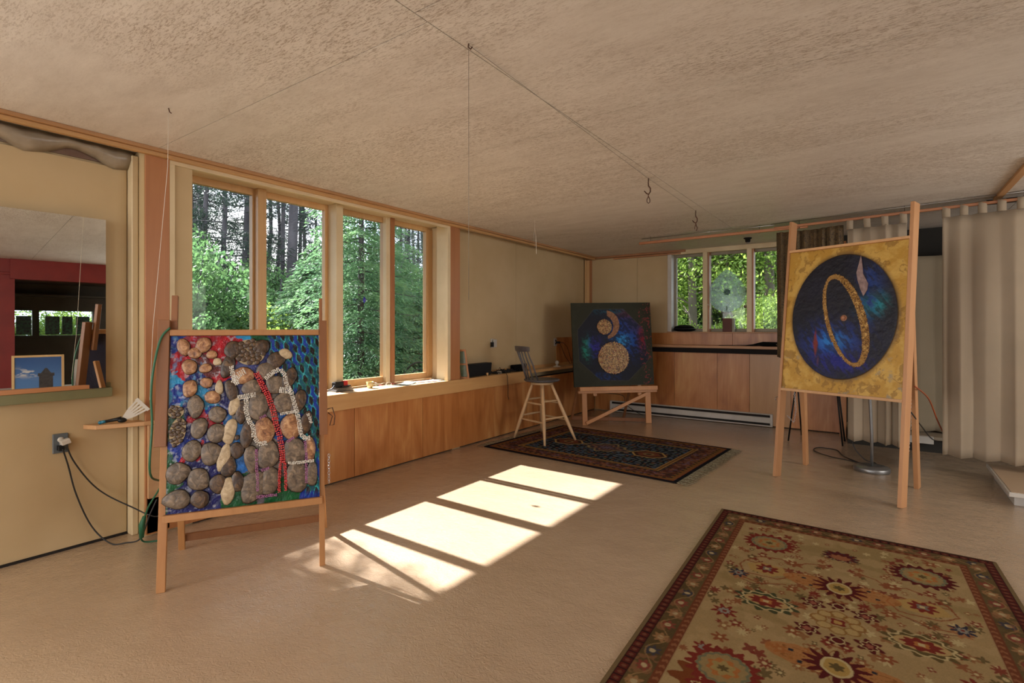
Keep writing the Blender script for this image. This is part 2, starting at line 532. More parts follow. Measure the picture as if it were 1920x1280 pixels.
# cream panels that stand on it
MB().box(XL - 0.02, XL, -3.8, 1.33, 0.015, 2.385).build('wall_panel', M['cream'], wlft, bevel=0.002)
MB().box(XL - 0.02, XL, 4.46, 5.80, 0.76, CZ).build('wall_panel', M['cream'], wlft)
MB().box(XL - 0.02, XL, 5.804, 7.8, 0.76, CZ).build('wall_panel', M['cream'], wlft)
MB().box(XL - 0.02, XL - 0.008, -3.8, 1.33, 2.40, 2.475).build('rough_board', paint('weathered_board', (0.17, 0.10, 0.07), 0.8, (0.42, 0.34, 0.26), 6, (1, 0.25, 1), detail=6), wlft)
MB().box(XL - 0.02, -3.96, 1.335, 1.372, 0.0, 2.47).build('corner_strip', M['cream_light'], wlft, bevel=0.004)
MB().box(-4.03, -3.87, 1.375, 1.66, 0.0, 2.5).build('pier', M['cream'], wlft)
MB().box(-3.87, -3.85, 1.372, 1.512, 0.02, 2.465).build('post_board', M['redwood'], wlft, bevel=0.002)
MB().box(-4.03, -3.87, 4.33, 4.46, 0.0, 2.5).build('pier', M['cream'], wlft)
MB().box(-3.87, -3.85, 4.286, 4.443, 0.77, 2.465).build('post_board', M['redwood'], wlft, bevel=0.002)
# plywood wainscot sheets
for ya, yb in ((1.38, 3.00), (3.004, 3.855), (3.859, 5.07), (5.074, 6.29), (6.294, 7.83)):
    top = 0.665 if ya > 5 else 0.70
    MB().box(-3.87, -3.85, ya, yb, 0.012, top).build('plywood_sheet', M['plywood'], wlft, bevel=0.0015)
MB().box(-3.99, -3.872, 1.5, 7.75, 0.0, 0.66).build('wainscot_core', M['dark'], wlft)
MB().box(XL, XL + 0.012, 6.88, 7.78, 0.80, 1.20).build('plywood_sheet', M['plywood'], wlft, bevel=0.0015)
MB().box(XL, XL + 0.016, 4.5, 7.78, 0.768, 0.812).build('upstand', M['pine_y'], wlft, bevel=0.002)
# header over the windows, reveals
MB().box(-4.20, -3.852, 1.66, 4.30, 2.485, 2.50).build('window_head', M['cream_light'], wlft)
MB().box(-3.885, -3.852, 1.512, 4.286, 2.438, 2.50).build('header_board', M['cream_light'], wlft, bevel=0.002)
MB().box(-3.90, -3.851, 1.512, 1.545, 0.77, 2.438).box(-4.2, -3.9, 1.545, 1.665, 0.77, 2.485).build('reveal_board', M['cream_light'], wlft, bevel=0.002)
MB().box(-3.90, -3.851, 4.240, 4.286, 0.77, 2.438).box(-4.06, -3.9, 4.285, 4.33, 0.77, 2.485).box(-4.2, -4.06, 4.335, 4.40, 0.77, 2.485).build('reveal_board', M['cream_light'], wlft, bevel=0.002)

# ledge: board top and fascia
led = MB().box(-4.22, -3.845, 1.515, 4.46, 0.742, 0.768).box(-4.03, -3.845, 4.46, 7.72, 0.742, 0.768).build('trim_1', paint('ledge_top_paint', (0.60, 0.42, 0.24), 0.5, (0.50, 0.33, 0.17), 3, (1, 0.1, 1)), bevel=0.002)
structure(led)
MB().box(-3.85, -3.828, 1.515, 5.84, 0.630, 0.770).build('fascia_board', M['pine_y'], led, bevel=0.002)
MB().box(-3.85, -3.828, 5.842, 7.72, 0.735, 0.770).build('shelf_edge', M['pine_y'], led, bevel=0.002)
t2 = structure(MB().box(-3.85, -3.795, -3.8, 7.78, 2.488, CZ).build('trim_2', M['trimwood'], bevel=0.002))
MB().box(-3.85, -3.815, -3.8, 7.78, 2.462, 2.487).build('lower_strip', M['pine_y'], t2, bevel=0.002)
structure(MB().box(XL - 0.01, XL + 0.005, -3.8, 1.33, 0, 0.014).build('baseboard_left', M['dark']))

# front-left windows --------------------------------------------------------
def window(idx, y0, y1, gy0, gy1, z0=0.775, z1=2.485, gz0=0.845, gz1=2.432):
    w = structure(MB().box(-4.225, -4.175, y0, gy0, z0, z1).box(-4.225, -4.175, gy1, y1, z0, z1)
                  .box(-4.224, -4.176, gy0, gy1, z0, gz0).box(-4.224, -4.176, gy0, gy1, gz1, z1)
                  .build('window_%d' % idx, M['pine'], bevel=0.002))
    MB().box(-4.206, -4.202, gy0, gy1, gz0, gz1).build('pane', M['glass'], w)
    return w
window(1, 1.690, 2.290, 1.738, 2.245)
window(2, 2.300, 2.985, 2.345, 2.925)
window(3, 2.995, 3.660, 3.050, 3.612)
w4 = window(4, 3.670, 4.335, 3.722, 4.238)
MB().box(-4.175, -4.165, 4.255, 4.33, 0.80, 2.46).build('sash_stile', M['pine'], w4, bevel=0.002)
structure(MB().box(-4.174, -4.12, 2.262, 2.335, 0.768, 2.485).build('trim_3', M['pine'], bevel=0.003))
structure(MB().box(-4.174, -4.05, 2.958, 3.032, 0.768, 2.485).build('trim_4', M['cream_light'], bevel=0.003))
structure(MB().box(-4.174, -4.12, 3.608, 3.662, 0.768, 2.485).build('trim_5', M['cream_light'], bevel=0.003))
structure(MB().box(-4.174, -4.11, 3.664, 3.715, 0.768, 2.485).build('trim_6', M['redwood'], bevel=0.002))

# back wall -----------------------------------------------------------------
WX0, WX1 = -2.56, -0.62
wb = structure(MB().box(-4.4, WX0, YB, 8.1, 0, 2.76).box(WX1, 7.4, YB, 8.1, 0, 2.76)
               .box(WX0, WX1, YB, 8.1, 0, 1.27).box(WX0, WX1, YB, 8.1, 2.455, 2.76).build('wall_back', M['cream']))
for xa, xb in ((-4.03, -3.12), (-3.116, -2.60)):
    MB().box(xa, xb, YB - 0.008, YB, 1.02 if xb < -3 else 1.27, CZ).build('wall_panel', M['cream'], wb)
MB().box(-3.995, -3.945, YB - 0.03, YB - 0.008, 1.1, 2.47).box(-4.028, -3.995, YB - 0.045, YB - 0.01, 1.1, 2.47).build('corner_post', M['pine'], wb, bevel=0.002)
MB().box(-3.945, -3.905, YB - 0.03, YB - 0.008, 1.1, 2.47).build('corner_post', M['redwood'], wb, bevel=0.002)
for xa, xb in ((-2.90, -1.70), (-1.697, -0.36)):
    MB().box(xa, xb, YB - 0.02, YB - 0.002, 1.02, 1.272).build('plywood_sheet', M['plywood'], wb, bevel=0.0015)
MB().box(-4.0, -2.90, YB - 0.02, YB - 0.002, 0.8, 1.272).build('plywood_sheet', M['plywood'], wb, bevel=0.0015)
MB().box(-2.90, -0.36, YB - 0.03, YB - 0.021, 0.0, 1.05).build('wainscot_core', M['dark'], wb)
for xa, xb, mt in ((-3.83, -2.90, 'plywood'), (-2.897, -2.52, 'plywood'), (-2.517, -1.90, 'plywood'), (-1.897, -1.47, 'plywood'), (-1.467, -0.96, 'ply2'), (-0.957, -0.36, 'plywood')):
    mm = M['plywood'] if mt == 'plywood' else ply_mat('golden_plywood', [(0.3, (0.40, 0.20, 0.075)), (0.7, (0.50, 0.28, 0.12))])
    MB().box(xa, xb, YB - 0.05, YB - 0.031, 0.012, 0.985).build('plywood_sheet', mm, wb, bevel=0.0015)
shf = structure(MB().box(-3.6, -0.9, 7.60, YB - 0.02, 1.062, 1.097).build('trim_7', M['pine_x'], bevel=0.002))
MB().box(-3.6, -0.9, 7.63, 7.655, 0.99, 1.0).build('cleat', M['dark'], shf)
structure(MB().box(WX0 - 0.06, WX1, 7.78, 7.93, 1.272, 1.290).build('trim_8', M['pine_x'], bevel=0.002))
structure(MB().box(-4.0, -2.35, 7.78, 7.855, 2.478, CZ).build('trim_9', M['trimwood_x'], bevel=0.002))
structure(MB().box(-3.5, -2.42, 7.80, 7.855, 2.452, 2.474).build('trim_10', M['trimwood_x'], bevel=0.002))
structure(MB().box(-2.6, WX1, 7.81, 7.859, 2.445, CZ).build('trim_11', M['cream_light'], bevel=0.002))
M['grey_frame'] = paint('grey_window_paint', (0.30, 0.26, 0.18), 0.5, (0.24, 0.20, 0.13), 4)
def bwindow(idx, x0, x1, gx0, gx1):
    w = structure(MB().box(x0, gx0, 7.93, 7.98, 1.29, 2.455).box(gx1, x1, 7.93, 7.98, 1.29, 2.455)
                  .box(gx0, gx1, 7.931, 7.979, 1.29, 1.335).box(gx0, gx1, 7.931, 7.979, 2.41, 2.455).build('window_%d' % idx, M['grey_frame'], bevel=0.002))
    MB().box(gx0, gx1, 7.952, 7.956, 1.335, 2.41).build('pane', M['glass'], w)
bwindow(5, -2.56, -2.10, -2.525, -2.125)
bwindow(6, -2.05, -1.50, -2.025, -1.52)
bwindow(7, -1.445, WX1, -1.425, -0.66)
structure(MB().box(-2.615, -2.555, 7.79, 7.93, 1.27, 2.45).build('trim_12', M['white'], bevel=0.002))
structure(MB().box(-2.095, -2.035, 7.78, 7.93, 1.29, 2.45).build('trim_13', M['cream_light'], bevel=0.002))
structure(MB().box(-1.50, -1.44, 7.78, 7.93, 1.29, 2.45).build('trim_14', M['cream_light'], bevel=0.002))
MB().box(-2.035, -2.015, 7.82, 7.93, 1.29, 2.45).build('side_batten', M['redwood'], bpy.data.objects['trim_13'])
MB().box(-1.44, -1.42, 7.82, 7.93, 1.29, 2.45).build('side_batten', M['redwood'], bpy.data.objects['trim_14'])
structure(MB().box(0.835, 0.885, 4.9, 6.30, 2.485, CZ).build('trim_15', M['trimwood'], bevel=0.002))
structure(MB().box(0.80, 4.2, 6.35, 6.42, 2.475, CZ).build('trim_16', M['dark'], bevel=0.002))

# rear wall with openings added for the fill panel, right wall with its red post and beam, and the room beyond it
structure(MB().box(-4.4, -3.3, -3.9, -3.7, 0, 2.76).box(2.7, 7.4, -3.9, -3.7, 0, 2.76).box(-3.3, 2.7, -3.9, -3.7, 0, 0.7)
          .box(-3.3, 2.7, -3.9, -3.7, 2.4, 2.76).box(-0.4, -0.2, -3.9, -3.7, 0.7, 2.4).build('wall_rear', M['cream']))
wr = structure(MB().box(4.1, 4.3, -3.7, 1.16, 0, CZ + 0.2).box(4.1, 4.3, 5.6, 7.8, 0, CZ + 0.2).build('wall_right', M['red_paint']))
MB().box(4.05, 4.3, 1.1, 5.7, 2.17, CZ + 0.01).build('beam', M['red_paint'], wr, bevel=0.004)
MB().box(4.07, 4.1, 0.9, 1.20, 2.24, 2.28).build('beam_moulding', M['red_paint'], wr, bevel=0.004)
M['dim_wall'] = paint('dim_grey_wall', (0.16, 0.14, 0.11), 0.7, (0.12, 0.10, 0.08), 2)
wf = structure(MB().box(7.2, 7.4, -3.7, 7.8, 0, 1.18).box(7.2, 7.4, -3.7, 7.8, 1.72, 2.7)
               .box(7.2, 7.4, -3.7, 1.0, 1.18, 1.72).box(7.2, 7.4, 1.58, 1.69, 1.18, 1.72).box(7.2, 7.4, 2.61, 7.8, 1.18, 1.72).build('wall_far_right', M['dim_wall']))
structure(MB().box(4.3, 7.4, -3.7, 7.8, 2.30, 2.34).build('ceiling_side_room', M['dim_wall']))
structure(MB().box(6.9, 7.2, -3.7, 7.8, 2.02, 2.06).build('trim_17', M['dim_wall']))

# platform and dark recess behind the curtains
M['recess'] = flat('unlit_recess_paint', (0.02, 0.017, 0.013), 0.9)  # near-black: the shade inside the recess is put into the colour
plat = thing('low_platform', (1.2, 7.4, 0), 'low platform with a white edge behind the curtains', 'platform')
MB().box(0.16, 4.0, 7.2, 7.76, 0.13, 0.17).build('deck', paint('platform_top', (0.30, 0.24, 0.17), 0.7), plat, bevel=0.002)
MB().box(0.14, 0.48, 7.14, 7.20, 0.10, 0.178).build('white_edge', M['white'], plat, bevel=0.003)
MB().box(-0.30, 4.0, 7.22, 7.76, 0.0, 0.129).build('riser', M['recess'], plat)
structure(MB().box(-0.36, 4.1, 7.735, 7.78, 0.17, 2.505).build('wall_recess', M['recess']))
structure(MB().box(-0.40, -0.33, 7.62, 7.78, 0.0, 2.42).build('trim_18', M['redwood'], bevel=0.002))

# ------------------------------------------------------------------ painted sheets (rugs, canvases): colour per vertex on a fine grid
def fnoise(x, y, f, seed=0, octv=4):
    """cheap value noise on arrays"""
    r = np.random.default_rng(seed)
    out = np.zeros_like(x); amp = 1.0; tot = 0
    for o in range(octv):
        g = r.random((64, 64))
        xx = x * f + 17.3 * o; yy = y * f + 9.1 * o
        x0 = np.floor(xx).astype(int); y0 = np.floor(yy).astype(int)
        fx = xx - x0; fy = yy - y0
        fx = fx * fx * (3 - 2 * fx); fy = fy * fy * (3 - 2 * fy)
        a = g[x0 % 64, y0 % 64]; b = g[(x0 + 1) % 64, y0 % 64]
        c = g[x0 % 64, (y0 + 1) % 64]; d = g[(x0 + 1) % 64, (y0 + 1) % 64]
        out += amp * ((a * (1 - fx) + b * fx) * (1 - fy) + (c * (1 - fx) + d * fx) * fy)
        tot += amp; amp *= 0.55; f *= 2.07
    return out / tot

def blend(col, mask, c, a=1.0):
    m = (np.clip(mask, 0, 1) * a)[..., None]
    c = np.array(c)
    if c.ndim == 1: c = c[None, None, :]
    return col * (1 - m) + c * m

def sm(e0, e1, x):
    t = np.clip((x - e0) / (e1 - e0), 0, 1)
    return t * t * (3 - 2 * t)

def sheet(name, w, h, res, colorfn, thick, O, ex, ey, en, mat, parent=None, relief=None):
    """a slab w by h: top surface a fine grid carrying the colours; O corner, ex/ey in-plane axes, en outward normal"""
    nx, ny = int(w / res) + 1, int(h / res) + 1
    X, Y = np.meshgrid(np.linspace(0, w, nx), np.linspace(0, h, ny), indexing='xy')
    col = np.clip(colorfn(X, Y), 0.0, 1.0)
    Z = np.zeros_like(X) if relief is None else relief(X, Y)
    P = (X[..., None] * np.array(ex) + Y[..., None] * np.array(ey) + (Z[..., None]) * np.array(en)).reshape(-1, 3)
    corners = np.array([np.array(ex) * a + np.array(ey) * b - np.array(en) * thick for a, b in ((0, 0), (w, 0), (w, h), (0, h))])
    V = np.vstack([P, corners])
    idx = np.arange(nx * ny).reshape(ny, nx)
    q = np.stack([idx[:-1, :-1], idx[:-1, 1:], idx[1:, 1:], idx[1:, :-1]], -1).reshape(-1, 4)
    n = nx * ny
    side = [(n, n + 1, idx[0, -1], idx[0, 0]), (n + 1, n + 2, idx[-1, -1], idx[0, -1]), (n + 2, n + 3, idx[-1, 0], idx[-1, -1]), (n + 3, n, idx[0, 0], idx[-1, 0]), (n + 3, n + 2, n + 1, n)]
    F = np.vstack([q, np.array(side)])
    me = bpy.data.meshes.new(name)
    me.vertices.add(len(V)); me.loops.add(len(F) * 4); me.polygons.add(len(F))
    me.vertices.foreach_set('co', V.astype(np.float32).ravel())
    me.loops.foreach_set('vertex_index', F.astype(np.int32).ravel())
    me.polygons.foreach_set('loop_start', np.arange(0, len(F) * 4, 4, dtype=np.int32))
    me.polygons.foreach_set('loop_total', np.full(len(F), 4, dtype=np.int32))
    at = me.color_attributes.new('paint', 'FLOAT_COLOR', 'POINT')
    c4 = np.ones((len(V), 4), dtype=np.float32)
    c4[:n, :3] = col.reshape(-1, 3)
    c4[n:, :3] = col.reshape(-1, 3).mean(0) * 0.5
    at.data.foreach_set('color', c4.ravel())
    me.materials.append(mat)
    me.update(calc_edges=True)
    me.validate()
    o = bpy.data.objects.new(name, me)
    COL.objects.link(o)
    O = Vector(O)
    if parent is not None:
        o.parent = parent; o.location = O - wloc(parent)
    else:
        o.location = O
    WL[o.name] = O.copy()
    return o

C3 = lambda r, g, b: np.array(lin((r, g, b)))

# ---- large rug ---------------------------------------------------------------
RW, RH = 1.50, 2.55
RED, RUST, TAN, OLIVE, DGRN, NAVY, ORNG, CRM, DRED = C3(120, 48, 38), C3(135, 80, 50), C3(160, 134, 92), C3(96, 80, 48), C3(70, 72, 48), C3(52, 50, 62), C3(168, 108, 58), C3(190, 170, 122), C3(88, 34, 32)
def rug2_colour(X, Y):
    # X across 0..RW, Y measured from the near edge; v from the far edge
    V = RH - Y
    U = X - RW / 2
    A = np.abs(U)
    wob = (fnoise(X, V, 42, 3, 3) - 0.5) * 0.010
    wob2 = (fnoise(X, V, 38, 5, 3) - 0.5) * 0.010
    col = np.ones(X.shape + (3,)) * TAN
    tone = fnoise(X, V * 2.2, 2.2, 8, 4)
    col = blend(col, sm(0.52, 0.64, tone), C3(140, 118, 74), 0.55)
    col = blend(col, sm(0.54, 0.66, fnoise(X, V, 9, 4, 4)), C3(178, 150, 106), 0.45)
    def star(cx, cy, r, n, depth, c, rot=0.0, sy=1.0, a=1.0):
        nonlocal col
        dx = U - cx + wob; dy = (V - cy + wob2) / sy
        rr = np.hypot(dx, dy); th = np.arctan2(dy, dx) + rot
        edge = r * (1 - depth * (0.5 + 0.5 * np.cos(n * th)))
        col = blend(col, sm(0.002, -0.002, rr - edge), c, a)
    def ring(cx, cy, r, wd, c, n=0, depth=0.0, sy=1.0, rot=0.0):
        nonlocal col
        dx = U - cx + wob; dy = (V - cy + wob2) / sy
        rr = np.hypot(dx, dy); th = np.arctan2(dy, dx) + rot
        edge = r * (1 - depth * (0.5 + 0.5 * np.cos(n * th))) if n else r
        col = blend(col, sm(wd, wd * 0.5, np.abs(rr - edge)), c)
    def line(pts, wd, c):
        nonlocal col
        px, py = U + wob * 1.5, V + wob2 * 1.5
        d = np.full(X.shape, 9.0)
        for (a, b), (e, f) in zip(pts[:-1], pts[1:]):
            vx, vy = e - a, f - b
            t = np.clip(((px - a) * vx + (py - b) * vy) / (vx * vx + vy * vy + 1e-9), 0, 1)
            d = np.minimum(d, np.hypot(px - a - t * vx, py - b - t * vy))
        col = blend(col, sm(wd, wd * 0.4, d), c)
    # small filler flowers
    rr_ = random.Random(5)
    for k in range(230):
        cx = rr_.uniform(0.02, 0.55); cy = rr_.uniform(0.22, RH - 0.2)
        c = rr_.choice([RUST, RUST, OLIVE, RED, CRM, C3(140, 96, 60)])
        r = rr_.uniform(0.012, 0.032); n = rr_.choice([4, 5, 6, 8]); ro = rr_.uniform(0, 3)
        for s in (-1, 1):
            star(s * cx, cy, r, n, 0.5, c, ro * s, 1.25, 0.9)
            if k % 2: star(s * cx, cy, r * 0.35, 1, 0, CRM)
    for base in (0.0, 1.42):
        for s in (-1, 1):
            # toothed rosette
            x, y = s * 0.375, 0.47 + base
            star(x, y, 0.150, 18, 0.20, DRED if s > 0 else RED, 0, 1.0)
            star(x, y, 0.105, 18, 0.08, C3(150, 126, 84))
            ring(x, y, 0.098, 0.008, C3(112, 112, 86), 14, 0.10)
            star(x, y, 0.066, 8, 0.2, ORNG); star(x, y, 0.050, 6, 0.3, C3(156, 134, 84)); star(x, y, 0.024, 6, 0.4, OLIVE)
            # shield palmette with outline and arms
            x, y = s * 0.34, 0.86 + base
            line([(x - 0.12, y - 0.05), (x + 0.11, y - 0.05), (x + 0.13, y + 0.02), (x + 0.06, y + 0.10), (x - 0.10, y + 0.11), (x - 0.14, y + 0.03), (x - 0.12, y - 0.05)], 0.006, RUST)
            star(x, y + 0.005, 0.105, 6, 0.12, C3(172, 140, 84), 0.3, 0.75)
            star(x, y, 0.062, 8, 0.35, RED, 0.2); star(x, y, 0.030, 4, 0.4, C3(120, 110, 96)); star(x, y, 0.014, 4, 0.2, CRM)
            line([(x - s * 0.15, y - 0.13), (x - s * 0.05, y - 0.18), (x + s * 0.06, y - 0.14), (x + s * 0.11, y - 0.06)], 0.007, RUST)
            line([(x - s * 0.10, y + 0.14), (x + s * 0.02, y + 0.20), (x + s * 0.12, y + 0.17)], 0.007, RUST)
            line([(x - s * 0.08, y + 0.16), (x + s * 0.04, y + 0.225), (x + s * 0.13, y + 0.19)], 0.003, DRED)
            star(x - s * 0.13, y - 0.15, 0.04, 5, 0.5, RUST); star(x + s * 0.12, y + 0.18, 0.04, 5, 0.5, C3(158, 110, 72))
            # green toothed oval
            x, y = s * 0.30, 1.24 + base
            star(x, y, 0.150, 12, 0.26, DGRN if s < 0 else OLIVE, 0.1, 0.72)
            ring(x, y, 0.118, 0.008, CRM, 10, 0.16, 0.72)
            star(x, y, 0.098, 2, 0.25, C3(176, 146, 96), PI / 2, 0.70)
            star(x, y, 0.080, 9, 0.26, RED, 0, 0.66); star(x, y, 0.034, 4, 0.3, ORNG, 0, 0.7); star(x, y, 0.015, 4, 0.3, CRM)
            # blue stars
            for (a, b, r) in ((0.465, 1.00, 0.052), (0.455, 1.45, 0.062), (0.47, 1.80, 0.05)):
                star(s * a, b + base, r, 8, 0.5, NAVY if b < 1.2 else RED); star(s * a, b + base, r * 0.48, 8, 0.3, C3(140, 134, 120)); star(s * a, b + base, r * 0.2, 4, 0.3, RED)
            # rust stars near the axis
            for (a, b) in ((0.205, 1.03), (0.17, 1.44), (0.20, 1.62), (0.43, 0.26), (0.23, 0.70)):
                star(s * a, b + base, 0.040, 6, 0.5, RUST, 0.5); star(s * a, b + base, 0.010, 4, 0.2, CRM)
            # dark red flowers round the centre
            for (a, b) in ((0.105, 1.12), (0.115, 1.38)):
                star(s * a, b + base, 0.058, 6, 0.42, DRED, 0.2); ring(s * a, b + base, 0.036, 0.004, CRM, 6, 0.3); star(s * a, b + base, 0.018, 5, 0.3, C3(150, 90, 70))
            # big rust palmette
            x, y = s * 0.36, 2.02 + base * 0.0
            if base == 0:
                star(x, y, 0.20, 11, 0.26, C3(118, 66, 36), 0.1, 0.85); star(x, y + 0.02, 0.125, 9, 0.2, RED, 0, 0.7); ring(x, y + 0.02, 0.10, 0.005, CRM, 9, 0.3, 0.7)
                star(x, y + 0.03, 0.090, 5, 0.15, C3(176, 150, 92), 0, 0.7); star(x, y + 0.03, 0.04, 7, 0.3, C3(110, 110, 106))
            line([(s * 0.06, 0.62 + base), (s * 0.16, 0.66 + base), (s * 0.22, 0.74 + base)], 0.006, RUST)
        # axis motifs
        for yy in (0.88, 1.62):
            y = yy + base
            star(0.0, y, 0.26, 2, 0.58, ORNG, PI / 2, 0.55, 0.75)
            ring(0.0, y, 0.20, 0.006, C3(134, 88, 48), 10, 0.45, 0.6)
            for q in range(6):
                star(0.17 * math.cos(q * 1.05 + 0.3), y + 0.07 * math.sin(q * 1.05 + 0.3), 0.012, 4, 0.3, C3(40, 44, 52))
            star(0.0, y, 0.125, 14, 0.42, DRED); star(0.0, y, 0.062, 2, 0.1, CRM, 0, 1.1); star(0.0, y, 0.050, 2, 0.1, C3(172, 140, 78), 0, 1.1); star(0.0, y, 0.030, 6, 0.35, OLIVE)
        y = 1.25 + base
        for q in range(8):
            t = q * PI / 4
            ring(0.075 * math.cos(t), y + 0.075 * math.sin(t), 0.030, 0.0045, C3(140, 102, 52), 0, 0, 1.0)
            star(0.075 * math.cos(t), y + 0.075 * math.sin(t), 0.026, 5, 0.2, C3(176, 148, 96))
        star(0.0, y, 0.036, 4, 0.3, RED); star(0.0, y, 0.018, 4, 0.2, C3(176, 140, 80))
        for (a, b) in ((0, -0.16), (0, 0.16)):
            star(a, y + b, 0.048, 6, 0.45, DRED, 0.5); ring(a, y + b, 0.024, 0.004, CRM)
        star(0.0, 0.44 + base, 0.095, 11, 0.30, DRED, 0.3, 0.8); star(0.0, 0.46 + base, 0.060, 9, 0.3, C3(150, 96, 66), 0, 0.7); ring(0.0, 0.45 + base, 0.080, 0.005, NAVY, 11, 0.3, 0.8)
    # border
    d = np.minimum(np.minimum(X, RW - X), np.minimum(V, RH - V))
    run = np.where(np.minimum(X, RW - X) < np.minimum(V, RH - V), V, X)
    bmask = sm(0.190, 0.188, d)
    bc = np.ones(X.shape + (3,)) * C3(98, 80, 50)
    bc = blend(bc, sm(0.5, 0.62, fnoise(X, V, 6, 21, 3)), C3(84, 68, 42), 0.7)
    ph = (run * 9.0) % 1.0
    cell = np.floor(run * 9.0)
    dd = d - 0.105
    rr = np.hypot((ph - 0.5) / 9.0 + wob, dd + wob2)
    th = np.arctan2(dd, (ph - 0.5) / 9.0)
    pick = (cell * 7 % 5)
    e = 0.038 * (1 - 0.4 * (0.5 + 0.5 * np.cos(7 * th)))
    c1 = np.where((pick < 2)[..., None], C3(128, 66, 52), np.where((pick < 4)[..., None], C3(150, 112, 74), C3(66, 62, 66)))
    m = sm(0.002, -0.002, rr - e)[..., None]
    bc = bc * (1 - m) + c1 * m
    m = sm(0.002, -0.002, rr - 0.014)[..., None]
    bc = bc * (1 - m) + C3(176, 156, 116) * m
    vine = np.abs(dd - 0.030 * np.sin(run * 9.0 * PI) + wob)
    bc = blend(bc, sm(0.005, 0.002, vine), C3(150, 118, 76), 0.8)
    bc = blend(bc, sm(0.62, 0.68, fnoise(X, V, 30, 13, 2)), C3(140, 96, 66), 0.6)
    # guard stripes
    g1 = sm(0.150, 0.152, d)
    dash = (np.sin(run * 150 + 0.6 * np.sin(d * 300)) > 0.25).astype(float)
    bc = blend(bc, g1, C3(110, 62, 40)); bc = blend(bc, g1 * dash * sm(0.156, 0.158, d) * sm(0.184, 0.182, d), C3(138, 90, 60))
    g2 = sm(0.062, 0.060, d)
    box = ((run * 24) % 1.0)
    bc = blend(bc, g2, C3(52, 30, 26))
    inn = sm(0.020, 0.023, d) * sm(0.058, 0.055, d) * (np.abs(box - 0.5) < 0.40)
    bc = blend(bc, inn, C3(92, 40, 32))
    bc = blend(bc, inn * (np.hypot((box - 0.5) / 24, d - 0.040) < 0.009), C3(112, 70, 52))
    bc = blend(bc, sm(0.018, 0.016, d), C3(118, 98, 68))
    side = np.minimum(V, RH - V) < np.minimum(X, RW - X)
    bc = blend(bc, (sm(0.018, 0.016, d) * side), C3(70, 48, 34))
    col = col * (1 - bmask[..., None]) + bc * bmask[..., None]
    col = blend(col, sm(0.192, 0.190, d) * sm(0.1865, 0.1885, d), C3(172, 146, 104), 0.8)
    # weave
    wv = 0.90 + 0.16 * rng.random(X.shape)
    return col * wv[..., None] * RUGGAIN
RUGGAIN = 0.74
M['rug'] = vcol_mat('woven_wool', 1.0, 0.04, 0.3, 500)
a2 = math.radians(2.3)
ex = (math.cos(a2), -0.012 + 0.0 * math.sin(a2), 0); exn = Vector((math.cos(math.radians(-0.9)), math.sin(math.radians(-0.9)), 0))
eyn = Vector((-math.sin(a2), math.cos(a2), 0))
far_left = Vector((-0.952, 4.046, 0.010))
rug2 = sheet('rug', RW, RH, 0.0040, rug2_colour, 0.0095, far_left - eyn * RH, exn, eyn, (0, 0, 1), M['rug'])
tag(rug2, 'large beige floral rug with an olive and red border in the foreground', 'rug')

